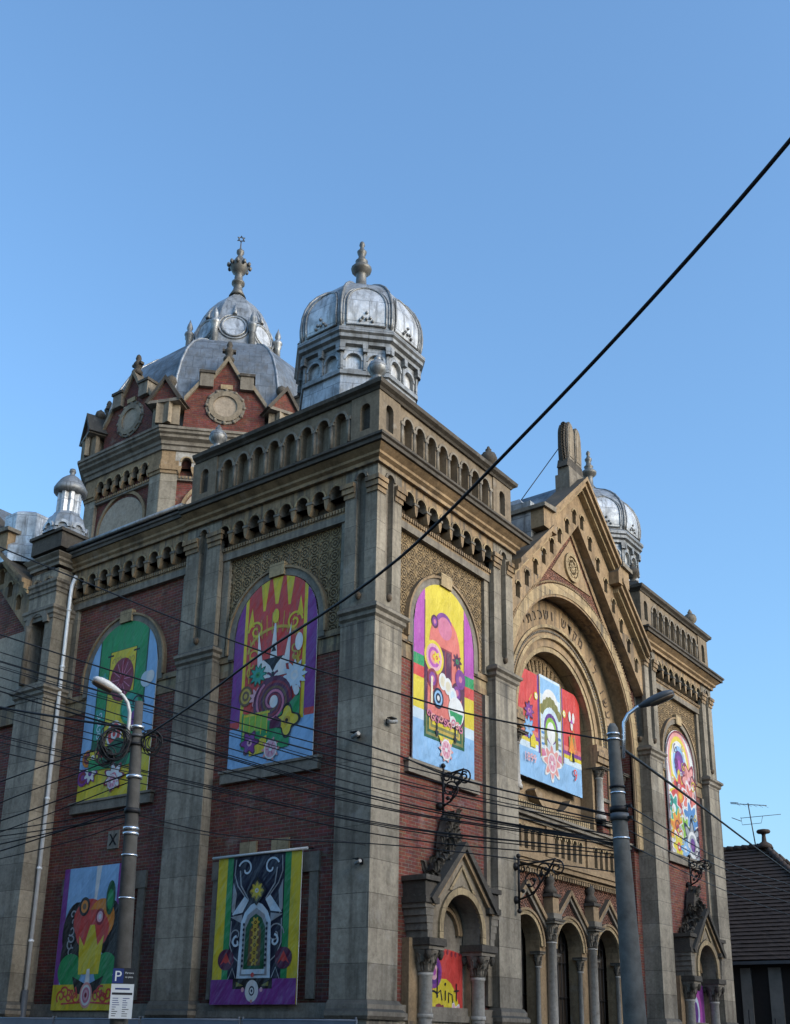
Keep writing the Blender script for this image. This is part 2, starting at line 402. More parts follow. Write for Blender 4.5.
def bay(F, a, b, c, n_arch, first, pitch, wname, lower='red_brick', relief_top=True, parapet=True):
    """one recessed wall bay between pilasters: brick, impost band, tile relief, corbel frieze"""
    nw = -.30
    mb = MB()
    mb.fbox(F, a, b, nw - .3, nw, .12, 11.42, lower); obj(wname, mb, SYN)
    mb = MB()
    mb.fbox(F, a, b, nw - .2, nw + .035, 11.42, 11.62, 'ochre_stone'); mb.fbox(F, a, b, nw - .2, nw + .015, 11.62, 11.86, 'pale_ochre')
    mb.fbox(F, a, b, nw - .2, nw + .07, 11.86, 12.03, 'ochre_stone'); obj('impost_band', mb, SYN)
    mb = MB()
    mb.fbox(F, a, b, nw - .3, nw + .005, 12.03, 15.12, 'relief_tile' if relief_top else lower)
    obj('relief_panel' if relief_top else 'upper_wall', mb, SYN)
    mb = MB()
    for u0, u1 in ((a, a + .26), (b - .26, b)):
        mb.fbox(F, u0, u1, nw, nw + .11, 12.05, 15.1, 'ashlar_stone')
        if u0 > a and F is not SF: mb.fbox(F, u0, u1, nw, nw + .10, 2.5, 11.4, 'ashlar_stone')
    mb.fbox(F, a, b, nw - .2, nw + .16, 15.1, 15.32, 'grey_stone')
    obj('panel_frame', mb, SYN)
    mb = MB()
    mb.fbox(F, a, b, -.5, -.14, 15.32, 15.52, 'ochre_stone')
    k = int((b - a) / .105)
    for i in range(k):
        u = a + (i + .5) * (b - a) / k
        mb.fbox(F, u - .03, u + .03, -.14, -.085, 15.38, 15.49, 'ochre_stone')
    ops = [(first + pitch * i, .215, 15.80, 15.96) for i in range(n_arch)]
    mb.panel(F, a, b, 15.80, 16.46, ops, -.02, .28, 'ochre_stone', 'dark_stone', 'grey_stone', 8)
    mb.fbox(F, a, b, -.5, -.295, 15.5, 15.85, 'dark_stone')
    for i, o in enumerate(ops):
        mb.ring(F, o[0], 15.96, .22, .275, -.02, .02, 'pale_ochre', seg=10)
    for i in range(n_arch + 1):
        u = first + pitch * (i - .5)
        if a + .08 < u < b - .08:
            mb.prism(F, [(u - .09, 15.88), (u + .09, 15.88), (u + .07, 15.70), (u + .03, 15.56), (u, 15.52), (u - .03, 15.56), (u - .07, 15.70)], -.28, .03, 'ochre_stone')
            mb.fbox(F, u - .115, u + .115, -.1, .05, 15.86, 15.93, 'grey_stone')
    obj('corbel_frieze', mb, SYN)
    # plinth
    mb = MB(); mb.fbox(F, a, b, nw - .2, -.16, .12, 2.04, 'ashlar_stone')
    mb.fbox(F, a, b, nw - .2, -.10, 2.04, 2.2, 'grey_stone'); mb.fbox(F, a, b, nw - .2, -.15, 2.2, 2.40, 'grey_stone'); obj('plinth', mb, SYN)

def arch_window(F, c, w, zb, zs):
    mb = MB()
    nw = -.30
    mb.ring(F, c, zs, w + .03, w + .24, nw, nw + .10, 'grey_stone', seg=28, foot=11.9)
    mb.ring(F, c, zs, w + .24, w + .31, nw, nw + .15, 'ochre_stone', seg=28, foot=12.05)
    mb.fbox(F, c - .28, c + .28, nw, nw + .17, zs + w + .02, zs + w + .42, 'pale_ochre')
    so = obj('window_surround', mb, SYN)
    mb = MB(); mb.fbox(F, c - w - .22, c + w + .22, nw, nw + .14, zb - .34, zb - .05, 'grey_stone'); mb.fbox(F, c - w - .27, c + w + .27, nw, nw + .18, zb - .05, zb + .02, 'grey_stone')
    obj('sill', mb, so)

def parapet(F, a, b, first, pitch, n, name='parapet', ped=None):
    mb = MB()
    ops = [(first + pitch * i, .2, 17.42, 18.26) for i in range(n)]
    mb.panel(F, a, b, 17.1, 18.75, ops, -.04, .24, 'parapet_stone', 'niche_stone', 'parapet_stone', 8)
    for o in ops:
        mb.ring(F, o[0], 18.26, .2, .27, -.04, 0, 'grey_stone', seg=10)
    for i in range(n + 1):
        u = first + pitch * (i - .5)
        if a < u - .09 and u + .09 < b:
            mb.fbox(F, u - .085, u + .085, -.04, .015, 18.16, 18.26, 'grey_stone')
            q = F.p(u, -.03, 0); mb.lathe((q[0], q[1]), [(.05, 17.45), (.05, 18.16)], 'grey_stone', 8)
    mb.fbox(F, a, b, -.3, .06, 17.1, 17.34, 'sooty_stone')
    return obj(name, mb, SYN)

def pedestal(x0, x1, y0, y1, faces):
    mb = MB()
    mb.box(x0 + .16, x1 - .16, y0 + .16, y1 - .16, 17.1, 18.75, 'sooty_stone')
    for F, u0, u1, n in faces:
        mb.panel(F, u0, u1, 17.1, 18.75, [((u0 + u1) / 2, .17, 17.62, 18.28)], n, .17, 'parapet_stone', 'sooty_stone', ends=(0, 0))
    return obj('parapet_pedestal', mb, SYN)

def urn(x, y, z, mat, s=1.0):
    mb = MB()
    pr = [(.26, 0), (.28, .08), (.2, .12), (.13, .2), (.15, .26), (.26, .36), (.33, .5), (.33, .62), (.26, .76), (.14, .86), (.1, .92), (.13, .96), (.07, 1.02), (.05, 1.1), (.0, 1.14)]
    rows = []; seg = 20
    for r, h in pr:
        rows.append([(x + s * r * (1 + (.07 if i % 2 else -.04) * (1 if .3 < h < .85 else 0)) * math.cos(2 * PI * i / seg), y + s * r * (1 + (.07 if i % 2 else -.04) * (1 if .3 < h < .85 else 0)) * math.sin(2 * PI * i / seg), z + s * h) for i in range(seg)])
    mb.grid(rows, mat, True, True, True, True)
    return obj('urn_finial', mb, SYN)

# --- corner pavilions
def pavilion(x0, x1, left_side):
    w = x1 - x0
    F = Fr((x0, 0), (1, 0), (0, -1))
    obj('pilaster', pilaster([(F, 0, 1.1)] + ([(SF, 0, 1.1)] if left_side else [(Fr((x0, 0), (0, 1), (-1, 0)), 0, .62)]), x0, x0 + 1.1, 0, 1.1 if left_side else .62), SYN)
    RF = Fr((x1, 0), (0, 1), (1, 0))
    obj('pilaster', pilaster([(F, w - 1.13, w)] + ([] if left_side else [(RF, 0, 1.1)]), x1 - 1.13, x1, 0, .62 if left_side else 1.1), SYN)
    bay(F, 1.1, w - 1.13, w / 2, 8, w / 2 - 3.5 * .592, .592, 'brick_wall')
    arch_window(F, w / 2, 1.53, 8.62, 12.5)
    mb = MB()  # core mass behind
    mb.box(x0 + .5, x1 - .02, .62, 7.0, .12, 17.3, 'red_brick'); obj('brick_wall', mb, SYN)
    return F

F1 = pavilion(0, W1, True)
F2 = pavilion(P0, P1, False)
# cornices of the pavilions
mb = MB(); mb.sweep([(0, W2), (0, 0), (W1, 0), (W1, .9)], CORN, 'ochre_stone'); mb.sweep([(0, W2), (0, 0), (W1, 0), (W1, .9)], CROWN, 'sooty_stone'); obj('cornice', mb, SYN)
mb = MB(); mb.sweep([(P0, .9), (P0, 0), (P1, 0), (P1, 7.3)], CORN, 'ochre_stone'); mb.sweep([(P0, .9), (P0, 0), (P1, 0), (P1, 7.3)], CROWN, 'sooty_stone'); obj('cornice', mb, SYN)
for pth in ([(.03, W2 - .1), (.03, .03), (W1 - .03, .03), (W1 - .03, W2 - .1)], [(P0 + .03, W2 - .1), (P0 + .03, .03), (P1 - .03, .03), (P1 - .03, W2 - .1)]):
    mb = MB(); mb.sweep(pth, COPE, 'sooty_stone'); obj('parapet_coping', mb, SYN)
parapet(F1, .98, 6.0, 1.40, .595, 8)
parapet(F2, .98, 6.02, 1.40, .595, 8)
parapet(SF, .98, 6.3, 1.40, .635, 8)
R2 = Fr((P1, 0), (0, 1), (1, 0)); parapet(R2, .98, 6.3, 1.40, .635, 8)
L2 = Fr((P0, 0), (0, 1), (-1, 0)); parapet(L2, 1.0, 6.3, 1.40, .635, 8)
L1 = Fr((W1, 0), (0, 1), (1, 0)); parapet(L1, 1.0, 6.3, 1.40, .635, 8)
pedestal(0, .98, 0, .98, [(FF, 0, .98, 0), (SF, 0, .98, 0)])
pedestal(6.0, W1, 0, 1.0, [(FF, 6.0, W1, .0), (L1, 0, 1.0, 0), (Fr((6.0, 0), (0, 1), (-1, 0)), 0, 1.0, 0)])
pedestal(0, 1.0, 6.3, W2, [(SF, 6.3, W2, .0), (Fr((0, W2), (1, 0), (0, 1)), 0, 1, 0), (Fr((0, 6.3), (1, 0), (0, -1)), 0, 1, 0)])
pedestal(P0, P0 + .98, 0, 1.0, [(FF, P0, P0 + .98, 0), (L2, 0, 1.0, 0)])
pedestal(P1 - 1.05, P1, 0, 1.0, [(FF, P1 - 1.05, P1, 0), (R2, 0, 1.0, 0)])
for (x, y, m) in ((.42, .42, 'dark_zinc'), (6.52, .48, 'sooty_stone'), (.45, 6.82, 'dark_zinc'), (P0 + .5, .48, 'sooty_stone'), (P1 - .5, .48, 'grey_stone')):
    mb = MB(); mb.lathe((x, y), [(.62, 19.04), (.62, 19.10), (.34, 19.3), (.3, 19.34)], 'sooty_stone', 4, PI / 4, False); obj('pedestal_cap', mb, SYN)
    urn(x, y, 19.32, m, .82)

# --- side front of the corner pavilion
obj('pilaster', pilaster([(SF, 5.9, W2)], 0, .6, 5.9, W2), SYN)
bay(SF, 1.1, 5.9, 3.67, 8, 3.62 - 3.5 * .617, .617, 'brick_wall')
arch_window(SF, 3.67, 1.56, 8.58, 12.5)
# --- second side bay
bay(SF, W2, 12.95, 10.15, 9, 10.1 - 4 * .605, .605, 'brick_wall', relief_top=False)
arch_window(SF, 10.15, 1.64, 8.42, 12.45)
mb = MB(); mb.sweep([(0, 13.0), (0, W2)], CORN2, 'ochre_stone'); mb.sweep([(0, 13.0), (0, W2)], CROWN2, 'sooty_stone'); obj('cornice', mb, SYN)
mb = MB(); mb.hexa([SF.p(W2, .28, 17.16), SF.p(13.0, .28, 17.16), SF.p(13.0, -1.6, 17.75), SF.p(W2, -1.6, 17.75), SF.p(W2, .30, 17.28), SF.p(13.0, .30, 17.28), SF.p(13.0, -1.6, 17.9), SF.p(W2, -1.6, 17.9)], 'roof_zinc')
mb.tube([SF.p(W2, .33, 17.22), SF.p(12.98, .33, 17.22)], .07, 'zinc', 8); obj('roof_gutter', mb, SYN)
mb = MB(); mb.box(.5, 23.7, 7.0, 38, .12, 17.3, 'red_brick'); obj('brick_wall', mb, SYN)
mb = MB(); mb.box(.5, 23.7, .7, 38, 17.32, 17.6, 'roof_zinc'); obj('flat_roof', mb, SYN)

# --- gable builder (front and transept)
def gable(F, uc, hw, nf, drop=0.0, rosette=True):
    T = lambda u: 21.4 - drop - abs(u - uc) * 1.03
    def band(o0, o1, n0, n1, m):
        mb = MB()
        for s in (-1, 1):
            K = 2.72
            top = [(0, 21.4), (K, 21.4 - K * .90), (K, 21.4 - K * .90 - .62), (hw + .02, 21.4 - (hw) * 1.03)]
            top = [(uc + s * a, z - drop) for a, z in top]
            for i in (0, 2):
                (a, za), (b, zb) = top[i], top[i + 1]
                mb.prism(F, [(a, za - o0), (b, zb - o0), (b, zb - o1), (a, za - o1)], n0, n1, m)
            (a, za), (b, zb) = top[1], top[2]
            if o0 == 0: mb.prism(F, [(a - s * .02, za - .02), (a + s * .62, za - .10), (a + s * .62, zb - .25), (a - s * .3, zb - .25), (a - s * .3, za - .4)], n0 - .6, n1 - .06, 'ochre_stone'); mb.prism(F, [(a - s * .08, za + .04), (a + s * .74, za - .06), (a + s * .74, za - .2), (a - s * .08, za - .14)], n0 - .6, n1 + .05, 'grey_stone')
            if o0 == 0: continue
            mb.prism(F, [(a + s * .04, za - o0 + .02), (a + s * .18, za - o0 - .1), (a + s * .18, zb - o1), (a + s * .003, zb - o1)], n0, n1 - .003, m)
        return mb
    b = band(0, .16, nf - .5, nf + .46, 'ochre_stone'); b2 = band(.16, .36, nf - .4, nf + .36, 'ochre_stone'); b3 = band(.36, .50, nf - .4, nf + .22, 'pale_ochre')
    for q in (b2, b3):
        off = len(b.v); b.v += q.v; b.f += [tuple(i + off for i in f) for f in q.f]; b.mi += [b.mid(q.mats[i]) for i in q.mi]; b.sm += q.sm
    obj('raking_cornice', b, SYN)
    mb = MB()
    ops = []
    k = 8 if hw > 4.8 else 7
    for i in range(-k, k):
        c = uc + .3 + .6 * i; zt = T(c) - 1.18
        ops.append((c, .135, zt - .42, zt))
    for a_, b_, e_ in ((uc - hw, uc, (1, 0)), (uc, uc + hw, (0, 1))):
        mb.panel(F, a_, b_, lambda u: T(u) - 1.85, lambda u: T(u) - .30, [o for o in ops if a_ < o[0] < b_], nf, .35, 'ochre_stone', 'dark_stone', 'ochre_stone', 8, ends=e_)
    for o in ops: mb.ring(F, o[0], o[3], .14, .19, nf, nf + .04, 'pale_ochre', seg=8)
    obj('gable_frieze', mb, SYN)
    return T

T1 = gable(FF, 12.1, 5.02, -.10)
# spandrel wall with the great arch
mb = MB()
mb.panel(FF, 7.0, 17.2, 12.05, lambda u: T1(u) - 1.5, [(12.1, 4.62, 12.05, 12.05)], -.48, .60, 'relief_brick', None, 'ochre_stone', 40, back=False, solid=False)
obj('spandrel_wall', mb, SYN)
mb = MB()   # tan triangle with rosette
mb.prism(FF, [(12.1 - 1.5, 17.35), (12.1 + 1.5, 17.35), (12.1, 19.05)], -.5, -.44, 'ochre_stone')
mb.prism(FF, [(12.1 - 4.6, 14.45), (12.1 - 4.3, 14.45), (12.1, 19.3), (12.1, 19.55)], -.5, -.42, 'ochre_stone')
mb.prism(FF, [(12.1 + 4.6, 14.45), (12.1 + 4.3, 14.45), (12.1, 19.3), (12.1, 19.55)], -.5, -.423, 'ochre_stone')
tri = obj('gable_triangle', mb, SYN)
mb = MB()
mb.ring(FF, 12.1, 17.95, .42, .56, -.44, -.36, 'pale_ochre', 0, 2 * PI, 28)
for i in range(8):
    a = i * PI / 4; u, z = 12.1 + .25 * math.cos(a), 17.95 + .25 * math.sin(a)
    mb.ring(FF, u, z, .06, .13, -.44, -.38, 'pale_ochre', 0, 2 * PI, 10)
mb.ring(FF, 12.1, 17.95, .04, .12, -.44, -.37, 'pale_ochre', 0, 2 * PI, 10)
obj('rosette', mb, tri)
mb = MB()   # light voussoir band + billet moulding
mb.ring(FF, 12.1, 12.05, 4.60, 4.98, -.5, -.40, 'pale_ochre', seg=48, foot=8.4)
mb.ring(FF, 12.1, 12.05, 4.52, 4.62, -.5, -.43, 'ochre_stone', seg=48, foot=8.4)
for i in range(120):
    a = PI * (i + .5) / 120
    u, z = 12.1 + 5.06 * math.cos(a), 12.05 + 5.06 * math.sin(a)
    q = FF.p(u, -.44, z); mb.ball(q, .055, 'ochre_stone', 6)
obj('archivolt', mb, SYN)
# recessed inner orders
mb = MB()
mb.ring(FF, 12.1, 12.05, 3.62, 4.62, -1.6, -1.06, 'ochre_stone', seg=48, foot=8.4)
txt = obj('inscription_band', mb, SYN)
mb = MB()
mb.ring(FF, 12.1, 12.05, 3.55, 3.66, -1.5, -1.00, 'pale_ochre', seg=48)
mb.ring(FF, 12.1, 12.05, 3.30, 3.56, -1.5, -1.10, 'ochre_stone', seg=48)
mb.ring(FF, 12.1, 12.05, 3.18, 3.30, -1.5, -1.05, 'pale_ochre', seg=48)
mb.ring(FF, 12.1, 12.05, 2.90, 3.18, -1.5, -1.16, 'ochre_stone', seg=48)
mb.ring(FF, 12.1, 12.05, 2.72, 2.90, -1.75, -1.20, 'pale_ochre', seg=48)
for i in range(90):
    a = PI * (i + .5) / 90
    q = FF.p(12.1 + 3.43 * math.cos(a), -1.09, 12.05 + 3.43 * math.sin(a)); mb.ball(q, .05, 'grey_stone', 6)
obj('inner_archivolt', mb, SYN)
mb = MB()
mb.fbox(FF, 7.2, 17.0, -2.1, -1.78, 8.0, 15.2, 'ochre_stone')
mb.ring(FF, 12.1, 12.05, 1.75, 2.0, -1.8, -1.70, 'pale_ochre', seg=32)
for i in range(26):
    a = PI * (i + .5) / 26
    q = [FF.p(12.1 + r * math.cos(a + d), -1.74, 12.05 + r * math.sin(a + d)) for r, d in ((2.1, -.02), (2.55, -.025), (2.55, .025), (2.1, .02))]
    mb.face(q, 'relief_tile')
obj('tympanum_wall', mb, SYN)
for s in (-1, 1):
    mb = MB()
    for (r0, r1, nb, nf_) in ((2.72, 2.9, -1.8, -1.28), (3.1, 4.62, -1.8, -1.12)):
        a, b = sorted((12.1 + s * r0, 12.1 + s * r1)); mb.fbox(FF, a, b, nb, nf_, 8.3, 11.2, 'ochre_stone' if r0 < 3 else 'red_brick')
    a, b = sorted((12.1 + s * 2.7, 12.1 + s * 4.75))
    for z0, z1, d in ((11.2, 11.4, -1.1), (11.4, 11.62, -1.0), (11.62, 11.78, -.94), (11.78, 12.05, -1.02)): mb.fbox(FF, a, b, -1.7, d, z0, z1, 'ochre_stone')
    for z0, z1, d in ((10.0, 10.12, -1.05), (9.1, 9.3, -.98)): mb.fbox(FF, a + .4 * (s > 0), b - .4 * (s < 0), -1.6, d, z0, z1, 'grey_stone')
    obj('arch_jamb', mb, SYN)
def column(x, y, z0, z1, r, capz, mat='column_stone', seg=14, name='column', capr=2.0, ring=True):
    mb = MB()
    mb.lathe((x, y), [(r * 1.5, z0), (r * 1.5, z0 + .12), (r * 1.2, z0 + .2), (r * 1.3, z0 + .27), (r * 1.04, z0 + .32), (r, z0 + .4), (r * .93, z1 - .06), (r * 1.1, z1 - .05), (r * 1.1, z1)], mat, seg)
    if ring: mb.lathe((x, y), [(r * 1.0, z0 + 1.35), (r * 1.12, z0 + 1.38), (r * 1.12, z0 + 1.5), (r * 1.0, z0 + 1.53)], 'grey_stone', seg)
    o = obj(name, mb, SYN)
    mb = MB(); h = capz - z1
    mb.lathe((x, y), [(r * 1.0, z1), (r * 1.05, z1 + h * .25), (r * 1.25, z1 + h * .5), (r * capr * .85, z1 + h * .78), (r * capr * .85, z1 + h * .8)], 'grey_stone', 12)
    for lev, rr, n in ((.3, 1.12, 8), (.62, 1.5, 8)):
        for i in range(n):
            a = 2 * PI * (i + lev) / n
            leaf(mb, (x + r * rr * .9 * math.cos(a), y + r * rr * .9 * math.sin(a), z1 + h * (lev - .25)), (math.cos(a), math.sin(a)), h * .42, r * .45, r * .55, 'sooty_stone' if i % 2 else 'grey_stone')
    q = r * capr * 1.05
    mb.box(x - q, x + q, y - q, y + q, z1 + h * .8, z1 + h * .9, 'grey_stone'); mb.box(x - q * 1.12, x + q * 1.12, y - q * 1.12, y + q * 1.12, z1 + h * .9, capz, 'sooty_stone')
    obj('capital', mb, o)
    return o
for s in (-1, 1):
    column(12.1 + s * 3.02, 1.15, 9.3, 10.85, .14, 11.2, ring=False)
    column(12.1 + s * 4.3, .92, 9.3, 10.75, .13, 11.2, ring=False)

# inscription letters on the arch
def letters(text, F, c, zc, r, n, a0, a1, size, mat):
    out = MB()
    chars = list(text)
    for i, ch in enumerate(chars):
        if ch == ' ': continue
        cu = bpy.data.curves.new('letter', 'FONT'); cu.body = ch; cu.size = size; cu.align_x = 'CENTER'; cu.extrude = .015
        o = bpy.data.objects.new('letter', cu); COL.objects.link(o)
        dg = bpy.context.evaluated_depsgraph_get(); dg.update()
        ev = o.evaluated_get(dg); me = ev.to_mesh()
        a = a0 + (a1 - a0) * i / (len(chars) - 1)
        ca, sa = math.cos(a), math.sin(a)
        base = len(out.v)
        for v in me.vertices:
            x, y, zz = v.co
            u = c + (r + y) * ca + x * sa; z = zc + (r + y) * sa - x * ca
            out.v.append(F.p(u, n + zz, z))
        for p in me.polygons:
            out.f.append(tuple(base + j for j in p.vertices)); out.mi.append(out.mid(mat)); out.sm.append(False)
        ev.to_mesh_clear(); bpy.data.objects.remove(o); bpy.data.curves.remove(cu)
    return out
mbt = letters('ועשו לי מקדש ושכנתי בתוכם', FF, 12.1, 12.05, 3.86, -1.045, R_(14), R_(166), .54, 'dark_stone')
obj('inscription', mbt, txt)

# stone tablets on the gable
mb = MB()
FT = Fr((12.1, .32), (1, 0), (0, -1))
mb.fbox(FT, -.66, .66, -.3, .28, 20.8, 21.45, 'grey_stone'); mb.fbox(FT, -.56, .56, -.24, .22, 21.45, 21.75, 'grey_stone')
mb.prism(FT, [(-.66, 21.75), (.66, 21.75), (.56, 22.1), (-.56, 22.1)], -.22, .2, 'sooty_stone')
for s in (-1, 1):
    pts = [(s * .005, 22.05), (s * .54, 22.05), (s * .58, 22.7), (s * .56, 23.2)] + [(s * (.28 + .28 * math.cos(a)), 23.2 + .52 * math.sin(a)) for a in [PI * i / 14 for i in range(1, 14)]] + [(s * .005, 23.2)]
    mb.prism(FT, pts, -.17, .17, 'sooty_stone')
    pin = [(s * .28 + (u - s * .28) * .86, 22.75 + (z - 22.75) * .93) for u, z in pts]
    mb.prism(FT, pin, -.21, .21, 'grey_stone'); mb.prism(FT, [(s * .28 + (u - s * .28) * .62, 22.75 + (z - 22.75) * .78) for u, z in pts], .21, .23, 'niche_stone')
    for i in range(14):
        t = i / 13; leaf(mb, FT.p(s * (.54 + .12 * math.sin(PI * t)), .05, 21.9 + 1.5 * t), (s, -.4), .3, .11, .1, 'sooty_stone')
obj('stone_tablets', mb, SYN)
# zinc roof of the front gable
mb = MB()
for s in (-1, 1):
    mb.hexa([(12.1, .4, 21.15), (12.1 + s * 4.9, .4, 16.2), (12.1 + s * 4.9, 13, 16.2), (12.1, 13, 21.15), (12.1, .4, 21.3), (12.1 + s * 4.9, .4, 16.35), (12.1 + s * 4.9, 13, 16.35), (12.1, 13, 21.3)], 'roof_zinc')
for s in (-1, 1):
    x0, x1 = sorted((12.1 + s * 2.5, 12.1 + s * 3.35))
    mb.box(x0, x1, .2, 1.5, 17.4, 19.15, 'zinc'); mb.lathe(((x0 + x1) / 2, .95), [(.62, 19.15), (.3, 19.45)], 'zinc', 4, PI / 4, False)
obj('gable_roof', mb, SYN)
mb = MB(); mb.tube([(11.9, .6, 22.9), (10.2, 1.6, 19.9)], .018, 'iron', 5); obj('guy_wire', mb, SYN)

# --- porch
mb = MB()
AC = (9.24, 12.1, 14.96)
mb.panel(FF, 7.0, 17.2, .12, 5.45, [(c, .9, .12, 4.45) for c in AC], -1.03, .5, 'ochre_stone', 'void', 'ochre_stone', 14, back=False)
mb.fbox(FF, 7.0, 17.2, -1.6, -1.03, 5.45, 6.8, 'relief_brick')
obj('porch_wall', mb, SYN)
for c in AC:
    mb = MB(); mb.fbox(FF, c - .98, c + .98, -1.75, -1.66, .12, 5.5, 'door_wood')
    for k in range(-3, 4): mb.tube([FF.p(c + k * .25, -1.6, .15), FF.p(c + k * .25, -1.6, 5.3)], .02, 'iron', 5)
    for z in (1.6, 3.0, 4.1): mb.tube([FF.p(c - .9, -1.59, z), FF.p(c + .9, -1.59, z)], .022, 'iron', 5)
    for k in (-.6, 0, .6): mb.ring(FF, c + k, 4.6, .13, .17, -1.62, -1.58, 'iron', 0, 2 * PI, 12)
    obj('iron_gate', mb, SYN)
    mb = MB()
    mb.ring(FF, c, 4.45, .91, 1.04, -1.05, -.97, 'pale_ochre', seg=20); mb.ring(FF, c, 4.45, 1.04, 1.12, -1.05, -.93, 'ochre_stone', seg=20)
    for s in (-1, 1):
        mb.prism(FF, [(c + s * 1.27, 5.28), (c, 6.42), (c, 6.25), (c + s * 1.27, 5.10)], -1.1, -.86 + .004 * s, 'ochre_stone')
        mb.prism(FF, [(c + s * 1.27, 5.08), (c, 6.22), (c, 6.08), (c + s * 1.20, 4.98)], -1.1, -.93 + .004 * s, 'grey_stone')
    obj('porch_gablet', mb, SYN)
    for s in (-1, 1):
        column(c + s * .93, 1.12, .2, 3.85, .095, 4.3, capr=1.7)
for x in (7.82, 10.67, 13.53, 16.38):
    o = column(x, .90, .2, 4.62, .165, 5.32, capr=1.75)
    mb = MB()
    mb.box(x - .27, x + .27, .64, 1.16, 5.32, 5.5, 'grey_stone'); mb.box(x - .2, x + .2, .7, 1.1, 5.5, 6.02, 'ochre_stone')
    mb.box(x - .27, x + .27, .64, 1.16, 6.02, 6.12, 'sooty_stone')
    mb.lathe((x, .9), [(.22, 6.12), (.24, 6.25), (.12, 6.42), (.17, 6.55), (.14, 6.66), (.05, 6.74), (.0, 6.86)], 'sooty_stone', 8)
    obj('pinnacle', mb, o)
mb = MB()
for z0, z1, d in ((6.8, 6.9, -.88), (6.9, 7.05, -.76), (7.05, 7.2, -.70), (7.2, 7.28, -.84)): mb.fbox(FF, 7.02, 17.18, -1.7, d, z0, z1, 'ochre_stone')
for i in range(60): mb.fbox(FF, 7.15 + i * .168, 7.23 + i * .168, -1.0, -.86, 6.66, 6.78, 'ochre_stone')
obj('porch_cornice', mb, SYN)
mb = MB()
ops = []
for g in (-1, 0, 1):
    for k in range(-2, 3): ops.append((12.1 + g * 2.86 + k * .42, .12, 7.40, 8.0))
ops.sort()
ops = [o for o in ops if 7.3 < o[0] < 16.9]
mb.panel(FF, 7.02, 17.18, 7.28, 8.3, ops, -.92, .2, 'ochre_stone', 'dark_stone', 'ochre_stone', 8)
for o in ops: mb.ring(FF, o[0], 8.0, .12, .17, -.92, -.885, 'pale_ochre', seg=8)
for g in (-1.5, -.5, .5, 1.5): mb.fbox(FF, 12.1 + g * 2.86 - .2, 12.1 + g * 2.86 + .2, -.93, -.84, 7.3, 8.28, 'ochre_stone')
obj('balustrade', mb, SYN)
mb = MB()
for z0, z1, d in ((8.3, 8.4, -.84), (8.4, 8.52, -.70), (8.52, 8.6, -.62)): mb.fbox(FF, 7.02, 17.18, -1.9, d, z0, z1, 'grey_stone')
mb.hexa([FF.p(7.3, -.8, 8.6), FF.p(16.9, -.8, 8.6), FF.p(16.9, -1.75, 8.6), FF.p(7.3, -1.75, 8.6), FF.p(7.3, -1.25, 8.75), FF.p(16.9, -1.25, 8.75), FF.p(16.9, -1.75, 9.2), FF.p(7.3, -1.75, 9.2)], 'ochre_stone')
for i in range(34): mb.fbox(FF, 9.6 + i * .15, 9.69 + i * .15, -1.75, -1.36, 8.9, 9.12, 'pale_ochre')
mb.ring(FF, 12.1, 10.6, 1.5, 1.65, -1.75, -1.42, 'ochre_stone', PI * 1.2, PI * 1.8, 16)
obj('balcony_ledge', mb, SYN)
for a, b in ((7.0, 7.5), (16.7, 17.2)):
    mb = MB(); mb.fbox(FF, a, b, -1.2, -.62, .12, 12.1, 'red_brick'); obj('brick_wall', mb, SYN)

